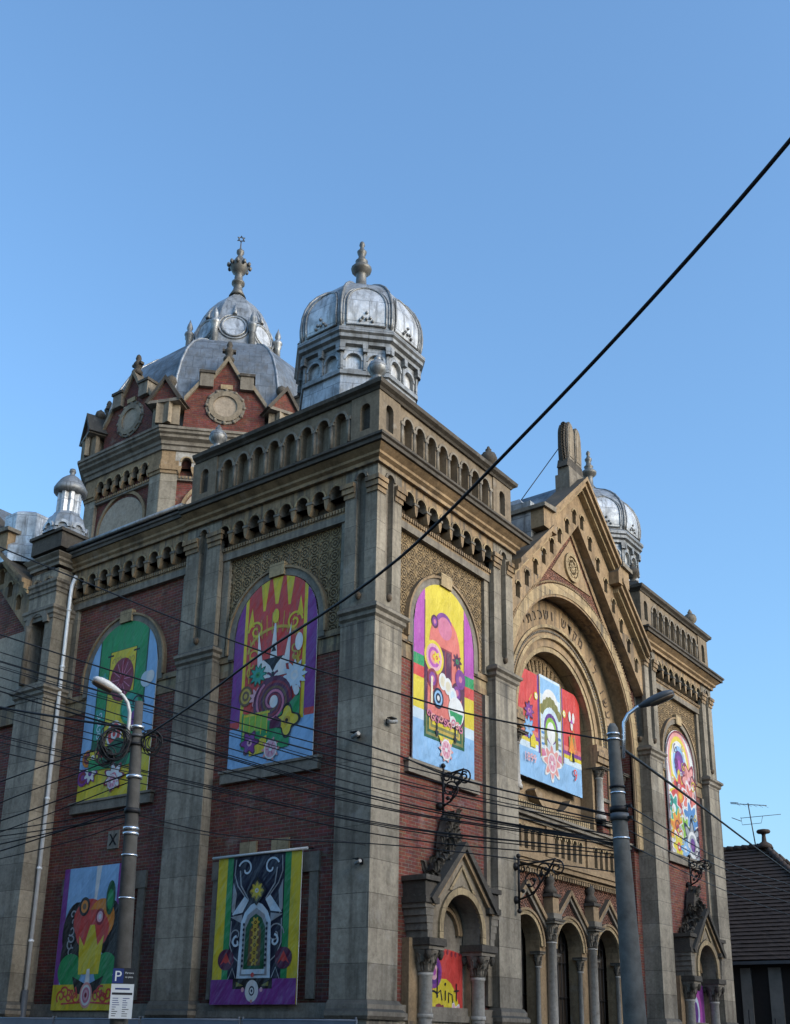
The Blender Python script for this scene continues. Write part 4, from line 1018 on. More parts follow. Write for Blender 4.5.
#%%PART2
# ---------------------------------------------------------------- printed banners
Cc = dict(yellow=(.72, .58, .05), magenta=(.46, .10, .42), purple=(.22, .05, .27), violet=(.13, .04, .24), sky=(.30, .52, .78), blue=(.10, .26, .55), pale=(.62, .74, .82), white=(.78, .78, .76), red=(.62, .07, .06), coral=(.70, .19, .15), salmon=(.74, .33, .30), orange=(.72, .25, .04), green=(.03, .30, .10), lime=(.25, .48, .05), teal=(.05, .35, .27), dgreen=(.012, .10, .04), navy=(.010, .012, .035), black=(.012, .010, .012), plum=(.10, .02, .06), maroon=(.25, .03, .05), pink=(.75, .42, .48), rose=(.62, .20, .30), gold=(.55, .38, .06), olive=(.22, .21, .06), grey=(.34, .36, .38), cream=(.75, .68, .50), brown=(.16, .09, .04))
class Art:
    def __init__(s, O, U, N, z0, w, h, arch=None):
        s.F = Fr(O, U, N); s.z0 = z0; s.w = w; s.h = h; s.arch = arch; s.mb = MB(); s.k = 0; s.r = w / 2
    def m(s, c):
        q = Cc[c]; g = sum(q) / 3; mt = cloth(tuple(max(.008, v * 1.04 - g * .04) * .82 for v in q)); return mt
    def top(s, u):
        if s.arch is None: return s.h
        return s.h - s.r + math.sqrt(max(0, s.r ** 2 - u * u)) if s.arch == 'round' else s.h - s.arch * (abs(u) / s.r) ** 2
    def poly(s, pts, c, clip=True):
        s.k += 1
        if clip: pts = [(max(-s.r, min(s.r, u)), max(0, min(s.top(max(-s.r, min(s.r, u))), v))) for u, v in pts]
        s.mb.face([s.F.p(u, .0004 * s.k, s.z0 + v) for u, v in pts], s.m(c))
    def strip(s, u0, u1, v0, c):
        n = max(2, int(abs(u1 - u0) / .08))
        s.poly([(u0, v0), (u1, v0)] + [(u1 + (u0 - u1) * i / n, s.top(u1 + (u0 - u1) * i / n)) for i in range(n + 1)], c)
    def rect(s, u0, u1, v0, v1, c): s.poly([(u0, v0), (u1, v0), (u1, v1), (u0, v1)], c)
    def el(s, u, v, a, b, c, n=22): s.poly([(u + a * math.cos(2 * PI * i / n), v + b * math.sin(2 * PI * i / n)) for i in range(n)], c)
    def rings(s, u, v, a, b, cs):
        for i, c in enumerate(cs): s.el(u, v, a * (1 - i / len(cs)), b * (1 - i / len(cs)), c)
    def flower(s, u, v, r, c, cc, n=6, dark=None):
        k = lambda q: [(u + r * q * (1 + .26 * math.cos(n * t)) * math.cos(t), v + r * q * (1 + .26 * math.cos(n * t)) * math.sin(t)) for t in [2 * PI * i / 48 for i in range(48)]]
        if dark: s.poly(k(.95), dark)
        s.poly(k(.78), c); s.el(u, v, r * .3, r * .3, cc); s.el(u, v, r * .13, r * .13, dark or c)
    def line(s, pts, w, c, closed=False):
        s.k += 1; L = []; Rr = []
        n = len(pts)
        for i in range(n):
            a = pts[i - 1] if (i or closed) else pts[i]; b = pts[(i + 1) % n] if (i < n - 1 or closed) else pts[i]
            dx, dy = b[0] - a[0], b[1] - a[1]; d = math.hypot(dx, dy) or 1
            L.append((pts[i][0] - dy / d * w / 2, pts[i][1] + dx / d * w / 2)); Rr.append((pts[i][0] + dy / d * w / 2, pts[i][1] - dx / d * w / 2))
        if closed: L.append(L[0]); Rr.append(Rr[0])
        P = lambda q: s.F.p(max(-s.r, min(s.r, q[0])), .0004 * s.k, s.z0 + max(0, min(s.top(q[0]), q[1])))
        s.mb.grid([[P(q) for q in L], [P(q) for q in Rr]], s.m(c), False)
    def curl(s, u, v, r, turns, a0, w, c, sg=1, r1=.15):
        n = int(18 * turns) + 4
        s.line([(u + r * (1 - (1 - r1) * i / n) * math.cos(a0 + sg * turns * 2 * PI * i / n), v + r * (1 - (1 - r1) * i / n) * math.sin(a0 + sg * turns * 2 * PI * i / n)) for i in range(n + 1)], w, c)
    def medal(s, u, v, r):
        s.flower(u, v, r * 1.25, 'salmon', 'white', 10); s.el(u, v, r * .85, r, 'white'); s.el(u, v, r * .72, r * .85, 'pink')
        for i in range(6):
            a = i * PI / 3; s.line([(u, v), (u + r * .6 * math.cos(a), v + r * .7 * math.sin(a))], r * .14, 'rose')
        s.el(u, v, r * .22, r * .22, 'white')
    def done(s, name, label, depth=.03):
        n = 20
        if s.arch is None: out = [(-s.r, 0), (s.r, 0), (s.r, s.h), (-s.r, s.h)]
        else: out = [(-s.r, 0), (s.r, 0)] + [(s.r - s.w * i / n, s.top(s.r - s.w * i / n)) for i in range(n + 1)]
        s.mb.prism(s.F, [(u, s.z0 + v) for u, v in out], -depth, 0, s.m('white') if depth < .06 else 'timber_dark')
        o = obj(name, s.mb, loc=s.F.p(0, 0, s.z0)); o['label'] = label; o['category'] = 'banner'; o['group'] = 'printed banners hung on the synagogue'
        return o

# A: yellow/magenta arched banner on the street front
A = Art((3.54, .20), (1, 0), (0, -1), 8.68, 3.04, 5.40, 'round')
A.strip(-1.52, 1.52, 0, 'sky'); A.strip(-1.52, 1.52, 1.15, 'pale'); A.strip(-1.52, 1.52, 1.45, 'yellow')
for u0, u1 in ((-1.52, -1.0), (1.0, 1.52)):
    A.strip(u0, u1, 2.35, 'red'); A.strip(u0, u1, 2.68, 'green'); A.strip(u0, u1, 3.0, 'magenta')
A.rect(-1.02, -.98, 1.0, 4.7, 'plum'); A.rect(.98, 1.02, 1.0, 4.7, 'plum')
for i, c in enumerate(('dgreen', 'olive', 'dgreen', 'gold', 'olive', 'yellow')): A.rect(-1.0 + i * .075, 1.0 - i * .075, .72 + i * .085, 2.3, c)
A.poly([(-.98, 2.9), (-.98, 1.5), (-.7, 1.25), (.7, 1.25), (.98, 1.5), (.98, 2.9)], 'plum'); A.rect(-.85, .85, 1.45, 2.8, 'coral')
A.el(0, 3.55, .78, .95, 'coral'); A.rect(-.78, .78, 2.4, 3.6, 'coral')
A.el(-.05, 4.2, .42, .38, 'purple'); A.el(-.32, 3.95, .36, .34, 'coral'); A.el(.3, 3.98, .36, .34, 'coral'); A.el(0, 4.12, .36, .34, 'rose')
A.rings(-.52, 4.18, .18, .2, ['plum', 'purple', 'rose'])
A.rect(-.3, .35, 2.6, 3.5, 'maroon'); A.rect(-.24, .0, 2.65, 3.44, 'plum'); A.rect(.05, .3, 2.65, 3.44, 'plum')
A.rings(-.55, 3.1, .48, .5, ['yellow', 'pink', 'magenta', 'salmon', 'orange']); A.flower(-.42, 3.12, .2, 'yellow', 'red', 6)
A.flower(.62, 3.3, .26, 'plum', 'green', 8)
for u, v, c in ((-.62, 2.45, 'maroon'), (.6, 2.35, 'plum'), (.78, 2.8, 'purple')): A.rings(u, v, .26, .3, [c, 'purple', 'rose'])
for u, v in ((-.12, 2.5), (.14, 2.42), (.38, 2.2)): A.el(u, v, .2, .25, 'white'); A.el(u, v, .12, .15, 'cream' if u < .3 else 'pale')
A.el(.55, 1.78, .4, .42, 'white'); A.poly([(.2, 1.75), (.9, 1.75), (.8, 1.45), (.3, 1.45)], 'green'); A.el(.38, 1.45, .16, .16, 'white')
A.rings(-.35, 1.95, .26, .3, ['navy', 'sky', 'navy', 'white'])
A.rect(-.72, -.62, 1.7, 2.5, 'cream')
for i in range(9): A.curl(-.8 + .2 * i, 1.35 + .06 * math.cos(i * 2), .12, 1.2, i, .05, 'salmon' if i % 2 else 'rose')
for u in (-.42, .5): A.rect(u - .03, u + .03, .95, 1.35, 'black'); A.poly([(u - .1, 1.0), (u + .1, 1.0), (u, .82)], 'black')
A.poly([(-.35, .9), (.4, .9), (.2, .6), (-.15, .6)], 'yellow'); A.medal(.03, .55, .3)
A.done('arched_banner', 'arched banner with yellow field and magenta side stripes above the nearer street portal')

# B: red and purple arched banner with black spiral, side front
B = Art((.20, 3.67), (0, -1), (-1, 0), 8.62, 3.10, 5.45, 'round')
B.strip(-1.55, 1.55, 0, 'sky'); B.strip(-1.55, 1.55, 1.2, 'purple'); B.rect(-1.55, -1.2, 1.15, 1.35, 'red'); B.rect(1.2, 1.55, 1.15, 1.35, 'red')
B.strip(-1.18, 1.18, 1.1, 'yellow'); B.strip(-1.06, 1.06, 1.1, 'red')
for u, w, v in ((-.45, .16, 4.5), (.02, .2, 4.62), (.5, .16, 4.5)): B.poly([(u - w, 5.45), (u + w, 5.45), (u + w * .25, v), (u - w * .25, v)], 'yellow')
for u in (-.92, .92): B.poly([(u - .12, 4.1), (u + .12, 4.1), (u, 4.7)], 'yellow')
for i in range(14):
    t = PI * (i + .5) / 14; B.line([(.9 * math.cos(t), 3.25 + .5 * math.sin(t)), (1.0 * math.cos(t), 3.4 + 1.0 * math.sin(t))], .03, 'gold')
B.line([(.98 * math.cos(t), 3.3 + .62 * math.sin(t)) for t in [PI * i / 20 for i in range(21)]], .09, 'gold')
for s in (-1, 1):
    B.curl(s * .72, 3.95, .3, 1.4, 0 if s > 0 else PI, .07, 'yellow', s)
    for j in range(3): B.curl(s * .8, 3.2 - .25 * j, .22, .8, j, .06, 'gold', -s)
    B.poly([(s * .36, 2.75), (s * .6, 2.75), (s * .62, 3.95)], 'white'); B.line([(s * .9, 2.4), (s * .9, 3.3)], .05, 'gold')
B.poly([(-.16, 2.75), (.16, 2.75), (.02, 4.3)], 'white'); B.el(.02, 4.25, .12, .22, 'yellow')
B.poly([(-.55, 2.45), (.55, 2.45), (.4, 3.0), (-.4, 3.0)], 'white')
B.poly([(-.38, 3.02), (.38, 3.02), (.12, 2.8), (.0, 2.6), (-.12, 2.8)], 'black'); B.poly([(-.1, 3.2), (.1, 3.2), (.0, 3.4)], 'black')
for s in (-1, 1): B.curl(s * .2, 2.35, .24, 1.1, PI / 2, .07, 'plum', s)
B.rect(-.04, .06, 1.8, 2.6, 'black')
B.rings(-.98, 2.05, .26, .3, ['brown', 'gold', 'brown', 'gold'])
B.flower(-.55, 2.6, .3, 'teal', 'green', 10, 'dgreen'); B.flower(.82, 2.35, .48, 'pale', 'white', 12)
B.flower(-.55, 1.95, .3, 'pink', 'white', 9)
B.el(.05, 1.75, .72, .72, 'plum')
for i in range(3): B.curl(.05, 1.72, .66 - .02 * i, 1.5, 2.1 * i, .07, ('maroon', 'rose', 'brown')[i])
B.el(.1, 1.72, .15, .18, 'white')
B.poly([(-1.06, .55), (-1.06, 1.55), (.1, 1.15), (.9, 1.75), (1.06, 1.95), (1.06, 1.05), (.72, 1.05), (.72, .38), (-.55, .30)], 'green')
B.rect(-1.0, -.1, .95, 1.5, 'lime')
for i in range(5): B.rect(-1.0 + .22 * i, -.97 + .22 * i, .85, 1.5, 'yellow')
B.rect(-1.0, -.02, 1.42, 1.48, 'yellow')
B.poly([(-.72, .28), (-.1, .35), (-.1, .8), (-.72, .6)], 'yellow')
B.flower(.62, 1.1, .42, 'yellow', 'gold', 4, 'black'); B.flower(-.72, .66, .32, 'purple', 'pink', 6, 'plum'); B.poly([(.0, .95), (.42, .95), (.42, 1.15), (.21, 1.3), (.0, 1.15)], 'plum')
B.medal(.08, .38, .28)
B.el(.95, 3.3, .14, .26, 'white'); B.rect(.9, 1.02, 1.75, 2.0, 'black'); B.el(.93, 1.9, .1, .14, 'white')
B.done('arched_banner', 'red arched banner with white spikes and a dark spiral between purple edges')

# C: green arched banner behind the left lamp
D = Art((.20, 10.15), (0, -1), (-1, 0), 8.45, 3.26, 5.68, 'round')
D.strip(-1.63, 1.63, 0, 'yellow'); D.strip(-1.63, -1.1, 1.0, 'sky'); D.strip(1.1, 1.63, 1.8, 'sky'); D.strip(-1.12, 1.12, 1.05, 'green')
D.strip(-1.16, -1.1, 1.05, 'dgreen'); D.strip(1.1, 1.16, 1.05, 'dgreen')
D.rect(-.62, .62, 1.5, 4.75, 'yellow'); D.line([(-.62, 1.5), (-.62, 4.75), (.62, 4.75), (.62, 1.5)], .035, 'black')
for s in (-1, 1): D.rect(s * .62 - .14, s * .62 + .14, 4.6, 4.66, 'black')
for i in range(7): D.curl(-.45 + .15 * i, 4.4, .13, .8, i * .7, .04, 'gold')
D.el(.02, 3.75, .56, .72, 'maroon'); 
for i in range(12): D.line([(.02 + .12 * math.cos(i * PI / 6), 3.75 + .16 * math.sin(i * PI / 6)), (.02 + .48 * math.cos(i * PI / 6), 3.75 + .62 * math.sin(i * PI / 6))], .03, 'rose')
D.flower(-.86, 3.9, .22, 'teal', 'pale', 5); D.el(1.2, 3.55, .26, .26, 'pale'); D.el(1.38, 3.6, .18, .2, 'white')
D.el(.55, 2.75, .45, .55, 'green'); D.el(.55, 2.75, .38, .46, 'teal'); D.curl(.78, 2.8, .4, .5, 0, .06, 'black')
D.rect(-1.08, -.62, 1.9, 2.9, 'teal'); 
for i in range(4): D.curl(-.85, 2.0 + .24 * i, .14, 1, i, .035, 'pale')
D.poly([(-1.08, 1.5), (-.62, 1.5), (-.62, 1.9), (-.85, 1.75), (-1.08, 1.9)], 'dgreen')
D.rings(-.08, 1.98, .36, .44, ['white', 'red', 'red', 'white', 'red']); D.el(.82, 2.35, .2, .28, 'purple')
for u, v, c in ((-1.25, 1.35, 'orange'), (-.55, 1.35, 'red'), (-1.4, .75, 'purple'), (.85, 1.15, 'red')): D.rings(u, v, .26, .28, [c, 'maroon', c])
D.flower(-1.0, 1.35, .28, 'yellow', 'white', 6, 'black'); D.flower(-1.05, .85, .3, 'white', 'violet', 7, 'purple')
D.rect(-1.16, 1.16, .92, 1.28, 'green'); D.poly([(-.4, .95), (.6, .95), (.9, 1.6), (.1, 1.85), (-.6, 1.5)], 'dgreen')
D.flower(.1, .62, .42, 'white', 'rose', 7, 'maroon'); D.medal(.05, .45, .24)
D.done('arched_banner', 'green arched banner with yellow centre and dark red oval behind the street lamp')

# D: flower quilt banner, far pavilion
E_ = Art((20.66, .20), (1, 0), (0, -1), 8.60, 2.95, 5.2, 'round')
E_.strip(-1.47, 1.47, 0, 'white'); rs = random.Random(5)
E_.rings(-.1, 3.75, 1.15, 1.4, ['salmon', 'yellow', 'white', 'sky', 'violet', 'purple', 'magenta'])
E_.flower(-.2, 2.45, .95, 'red', 'orange', 8, 'yellow'); E_.flower(.85, 3.2, .75, 'salmon', 'pink', 6, 'maroon'); E_.flower(.7, 2.45, .7, 'coral', 'maroon', 7, 'white')
E_.flower(-.95, 1.85, .6, 'teal', 'white', 6, 'white'); E_.flower(.75, 1.6, .8, 'blue', 'sky', 7, 'white'); E_.flower(-.65, 1.0, .8, 'orange', 'red', 9, 'yellow'); E_.flower(.1, 1.2, .5, 'lime', 'yellow', 6, 'white')
E_.flower(.75, .62, .95, 'grey', 'violet', 8, 'navy'); E_.rings(.75, .62, .5, .55, ['white', 'grey', 'violet', 'purple']); E_.flower(-.7, .35, .6, 'yellow', 'red', 6, 'white'); E_.flower(-.05, .35, .42, 'sky', 'white', 6, 'blue')
for i in range(26):
    u, v = rs.uniform(-1.3, 1.3), rs.uniform(.2, 4.7); E_.curl(u, v, rs.uniform(.12, .3), 1.2, rs.uniform(0, 6), .04, rs.choice(['white', 'white', 'plum', 'yellow', 'navy', 'coral']))
E_.line([(-1.45, .03), (-1.45, 3.7)] + [(1.45 * math.cos(PI - PI * i / 24), 3.7 + 1.45 * math.sin(PI * i / 24)) for i in range(25)] + [(1.45, .03)], .06, 'maroon')
E_.done('arched_banner', 'white arched banner crowded with big multicoloured flowers on the far end of the front')

# E: black white and purple banner, lower side front
G = Art((.06, 3.68), (0, -1), (-1, 0), 2.36, 2.95, 3.78)
G.rect(-1.475, 1.475, 0, 3.78, 'yellow'); G.rect(-1.13, 1.13, .5, 3.78, 'green'); G.rect(-.92, .92, .5, 3.78, 'navy')
for s in (-1, 1):
    G.line([(s * .82, 3.7), (s * .85, 3.3), (s * .72, 3.0), (s * .45, 2.72)], .035, 'grey'); G.curl(s * .45, 3.42, .28, .9, PI / 2 - s * 1.2, .05, 'pale', s)
    G.line([(s * .66, 3.4), (s * .6, 3.0), (s * .3, 2.62)], .04, 'grey')
    G.poly([(s * .88, 3.1), (s * .74, 2.8), (s * .80, 2.2), (s * .9, 2.35)], 'grey'); G.poly([(s * .3, 2.6), (s * .45, 2.72), (s * .88, 2.25), (s * .5, 2.3)], 'pale'); G.poly([(s * .5, 2.25), (s * .92, 2.2), (s * .5, 2.02)], 'grey')
    G.curl(s * .68, 1.72, .3, 1.2, 0, .035, 'grey', s); G.line([(s * .88, 2.1), (s * .9, 1.5), (s * .75, 1.2), (s * .5, 1.02)], .035, 'grey')
    G.curl(s * .66, 1.55, .16, .9, PI / 2, .06, 'pale', -s)
    G.rings(s * 1.0, 1.12, .29, .27, ['plum', 'plum', 'red']); G.poly([(s * 1.0 - .2, .98), (s * 1.0, 1.3), (s * 1.0 + .2, .98), (s * 1.0, 1.12)], 'red')
    G.line([(s * .9, .6), (s * .75, .9), (s * .6, .6)], .03, 'grey')
G.poly([(-.58, .62), (.58, .62), (.52, 2.05), (.4, 2.3), (.2, 2.48), (0, 2.55), (-.2, 2.48), (-.4, 2.3), (-.52, 2.05)], 'pale')
G.poly([(-.47, .7), (.47, .7), (.42, 1.95), (.3, 2.22), (0, 2.4), (-.3, 2.22), (-.42, 1.95)], 'grey'); G.poly([(-.36, .78), (.36, .78), (.34, 1.9), (.2, 2.14), (0, 2.25), (-.2, 2.14), (-.34, 1.9)], 'dgreen')
G.poly([(-.22, .95), (.22, .95), (.2, 1.85), (0, 2.1), (-.2, 1.85)], 'brown')
for i in range(6): G.flower(0, 1.08 + .19 * i, .15, 'gold', 'black', 6)
for i in range(9):
    for s in (-1, 1): G.el(s * .4, .95 + .13 * i, .035, .04, 'navy')
G.rect(-.4, .4, .74, .86, 'pale'); G.poly([(0, 2.45), (-.35, 2.82), (0, 3.2), (.35, 2.82)], 'black'); G.poly([(0, 2.55), (-.26, 2.82), (0, 3.1), (.26, 2.82)], 'olive')
G.flower(0, 2.84, .2, 'yellow', 'white', 8, 'gold'); G.rect(-1.475, 1.475, 0, .62, 'purple'); G.rect(-.68, .68, .38, .64, 'black')
for s in (-1, 1): G.poly([(s * .3, .46), (s * .56, .56), (s * .56, .44)], 'olive'); G.el(s * .32, .36, .05, .06, 'pink')
G.el(0, .33, .23, .27, 'white'); G.rings(0, .33, .1, .12, ['navy', 'white', 'navy']); G.el(0, .72, .06, .06, 'red'); G.el(0, .02 + .06, .04, .04, 'salmon')
gb = G.done('window_banner', 'hanging banner with white scrollwork on black, yellow green edges and purple foot')
mb = MB(); mb.tube([(.03, 2.0, 6.16), (.03, 5.36, 6.16)], .035, 'lamp_paint', 8)
for y in (2.05, 5.3): mb.tube([(.03, y, 6.16), (.32, y, 6.2)], .02, 'iron', 6)
o = obj('hanging_rod', mb, gb); o.location = o.location - gb.location

# F: lower banner with bush and flames behind the left pole
H = Art((.06, 10.2), (0, -1), (-1, 0), 2.22, 3.1, 4.12)
H.rect(-1.55, 1.55, 0, 4.12, 'sky'); H.rect(-1.55, -1.3, .7, 4.12, 'purple'); H.rect(.95, 1.3, .5, 4.12, 'purple'); H.rect(1.3, 1.55, .5, 4.12, 'magenta')
H.poly([(-.05, 4.12), (.18, 4.12), (.05, 2.9), (-.05, 2.9)], 'white')
H.el(-.75, 2.2, .62, .9, 'black'); H.el(-1.0, 1.5, .35, .7, 'black'); H.el(.75, 2.3, .5, .8, 'black'); H.el(.85, 1.5, .3, .8, 'black')
for i in range(7): H.curl(-.95 + .05 * (i % 2), 1.4 + .22 * i, .17, .8, i, .05, 'grey')
H.el(-.2, 2.55, .7, .62, 'red'); H.el(.35, 2.55, .6, .6, 'orange'); H.el(0, 2.25, .75, .6, 'red')
H.el(-.85, 1.1, .55, .5, 'green'); H.el(.75, 1.1, .5, .5, 'green')
H.poly([(-.55, 2.1), (-.45, 1.0), (.45, 1.0), (.55, 2.1), (.3, 1.8), (.1, 2.4), (-.1, 2.4), (-.3, 1.8)], 'yellow')
H.rings(-.45, 2.95, .24, .28, ['black', 'orange', 'brown']); H.rings(.3, 2.62, .2, .24, ['maroon', 'pink', 'white'])
H.el(.7, 3.15, .2, .5, 'dgreen'); H.el(.7, 3.1, .13, .3, 'green')
H.rect(-1.55, 1.55, 0, .72, 'yellow'); H.poly([(-.5, .45), (.5, .45), (.7, .95), (0, .7), (-.7, .95)], 'black'); H.poly([(-.14, .6), (.14, .6), (.06, 1.15), (-.06, 1.15)], 'white')
for s in (-1, 1):
    for i in range(5): H.curl(s * (.45 + .17 * i), .38 + .1 * (i % 2), .2, 1.2, i, .06, 'red', s)
    H.line([(s * .2, .22), (s * 1.1, .18)], .05, 'red')
H.el(.0, .42, .28, .36, 'salmon'); H.el(0, .42, .22, .29, 'white'); H.rings(0, .42, .16, .22, ['rose', 'pink', 'maroon'])
H.done('window_banner', 'lower banner with blue sky, dark bush and yellow flames partly behind the lamp post')

# G: door banners
I = Art((3.52, .235), (1, 0), (0, -1), .62, 1.86, 3.25, .10)
I.strip(-.93, .93, 0, 'red'); I.el(.05, 1.3, .78, 1.2, 'yellow'); I.rect(-.73, .83, 0, 1.4, 'orange'); I.el(.05, 1.2, .7, 1.15, 'yellow'); I.flower(.55, 1.6, .3, 'pink', 'magenta', 7, 'white'); I.flower(-.15, 1.55, .28, 'orange', 'yellow', 6, 'maroon')
I.rings(-.42, 2.65, .36, .42, ['purple', 'violet', 'pink', 'magenta'])
for i in range(8): I.el(-.55 + .19 * i, 3.15 + .03 * math.sin(i * 2), .05, .07, 'maroon')
I.curl(-.5, 1.95, .28, .7, PI * .1, .05, 'black'); I.line([(-.28, 2.0), (-.25, 2.75)], .05, 'black'); I.line([(-.28, 2.1), (-.12, 2.2), (-.05, 1.95)], .05, 'black')
I.line([(.1, 1.95), (.1, 2.2)], .05, 'black'); I.el(.1, 2.36, .04, .04, 'black'); I.line([(.25, 1.9), (.25, 2.15), (.42, 2.1), (.45, 1.9)], .045, 'black'); I.line([(.62, 1.95), (.62, 2.4)], .05, 'black'); I.line([(.5, 2.2), (.75, 2.22)], .04, 'black')
for u, v, c in ((-.5, 1.5, 'rose'), (-.2, 1.6, 'maroon'), (.4, 1.45, 'pale'), (.6, 1.0, 'magenta'), (-.6, 1.0, 'orange'), (.1, 1.2, 'sky'), (.5, .55, 'sky'), (-.4, .5, 'green')): I.rings(u, v, .22, .27, [c, 'white', c])
I.poly([(-.4, 0), (.35, 0), (.3, 1.2), (0, 1.55), (-.35, 1.2)], 'teal'); I.rect(-.08, .06, .2, 1.2, 'white'); I.poly([(-.2, .2), (.2, .2), (0, 1.1)], 'dgreen')
I.done('door_banner', 'red door banner with yellow arch and black script in the nearer street portal', .02)
J = Art((20.62, .235), (1, 0), (0, -1), .15, 1.86, 3.7, .10)
J.strip(-.93, .93, 0, 'purple'); J.el(.1, 2.6, .6, .9, 'magenta'); J.el(.1, 2.6, .35, .6, 'pale'); J.el(.1, 2.6, .2, .4, 'violet')
for i in range(6): J.line([(-.9 + .3 * i, 0), (-.5 + .2 * i, 1.0), (-.7 + .3 * i, 1.9)], .14, ('white', 'orange', 'magenta', 'rose', 'pale', 'red')[i])
for i in range(5): J.curl(-.6 + .3 * i, 1.2 + .5 * (i % 2), .25, 1.2, i, .07, ('orange', 'white', 'pink', 'yellow', 'white')[i])
J.done('door_banner', 'purple and orange swirling door banner in the far street portal', .02)

# H: three-part banner in the great arch
K = Art((12.1, 1.46), (1, 0), (0, -1), 10.0, 4.5, 3.90)
def tri_top(u):
    a = abs(u); return 3.90 if a < .8 else 3.80 - .30 * max(0, (a - 1.75) / .5) ** 2
K.top = tri_top; K.arch = 'tri'
K.strip(-2.25, 2.25, 0, 'sky')
for s in (-1, 1):
    a, b = sorted((s * .82, s * 2.25)); K.strip(a, b, 1.5, 'red'); K.rect(a, b, 1.38, 1.52, 'purple'); K.rect(a, b, 1.02, 1.38, 'pale'); K.rect(a, b, 1.24, 1.38, 'yellow'); K.rect(min(a, b), max(a, b), 1.52, 1.7, 'coral')
    K.strip(min(s * .79, s * .92), max(s * .79, s * .92), 1.0, 'violet')
    K.line([(s * 1.9, 1.6), (s * 1.75, 2.3), (s * 1.45, 2.8), (s * 1.3, 3.0)], .04, 'gold')
K.strip(-.8, .8, .85, 'pale'); K.rect(-.72, .72, 1.0, 3.80, 'pale'); K.rect(-.72, .72, 3.2, 3.80, 'sky')
K.el(0, 2.9, .6, .6, 'white')
for i in range(7): K.el(-.6 + .2 * i, 2.65 + .38 * math.sin(PI * i / 6), .17, .2, 'olive')
K.el(0, 2.1, .65, .72, 'pale'); K.el(0, 2.05, .5, .56, 'violet'); K.el(0, 2.0, .4, .46, 'lime'); K.el(0, 1.9, .3, .4, 'white')
for s in (-1, 1):
    for i in range(4): K.rect(min(s * .48, s * .70), max(s * .48, s * .70), 1.15 + .2 * i, 1.24 + .2 * i, 'blue' if i % 2 else 'grey')
    K.rect(min(s * .3, s * .5), max(s * .3, s * .5), 1.3, 2.0, 'olive')
K.rect(-.72, .72, .95, 1.2, 'rose'); K.flower(0, .85, .62, 'salmon', 'white', 8, 'white'); K.medal(0, .82, .36)
K.line([(-.78, .9), (-.78, 3.85)], .05, 'gold'); K.line([(.78, .9), (.78, 3.85)], .05, 'gold')
K.rings(-1.05, 3.0, .12, .14, ['yellow', 'white', 'yellow']); K.flower(-1.55, 2.35, .3, 'purple', 'rose', 8, 'plum'); K.flower(-1.6, 1.75, .34, 'sky', 'grey', 8, 'blue'); K.poly([(-1.5, 1.1), (-1.15, 1.1), (-1.15, 1.45), (-1.3, 1.6), (-1.5, 1.4)], 'yellow')
for i in range(3): K.el(1.55 + .16 * math.cos(i * 2.1 + .5), 2.75 + .2 * math.sin(i * 2.1 + .5), .09, .2, 'white')
K.el(1.55, 2.68, .08, .08, 'magenta'); K.rings(.98, 2.85, .12, .14, ['yellow', 'white', 'yellow'])
K.rect(1.3, 1.7, 1.5, 2.1, 'olive'); K.poly([(1.25, 1.5), (1.75, 1.5), (1.6, 1.95), (1.5, 2.3), (1.4, 1.95)], 'orange'); K.poly([(1.3, 1.2), (1.5, 1.2), (1.45, 1.6)], 'yellow'); K.poly([(1.5, 1.2), (1.7, 1.2), (1.6, 1.6)], 'black')
kb = K.done('triple_banner', 'wide red and blue three-part banner under the great arch', .09)
def flat_text(text, F, u, z, size, n, m):
    cu = bpy.data.curves.new('t', 'FONT'); cu.body = text; cu.size = size; cu.align_x = 'CENTER'
    o = bpy.data.objects.new('t', cu); COL.objects.link(o); dg = bpy.context.evaluated_depsgraph_get(); dg.update(); me = o.evaluated_get(dg).to_mesh()
    mb = MB(); mb.v = [F.p(u + v.co.x, n, z + v.co.y) for v in me.vertices]; mb.f = [tuple(p.vertices) for p in me.polygons]
    i = mb.mid(m); mb.mi = [i] * len(mb.f); mb.sm = [False] * len(mb.f)
    bpy.data.objects.remove(o); bpy.data.curves.remove(cu); return mb
t = flat_text('1899', K.F, -1.6, 10.0 + .55, .42, .06, cloth(Cc['salmon'])); o = obj('lettering', t, kb); o.location = -kb.location
t = flat_text('9', K.F, 1.65, 10.0 + .5, .62, .06, cloth(Cc['red'])); o = obj('lettering', t, kb); o.location = -kb.location

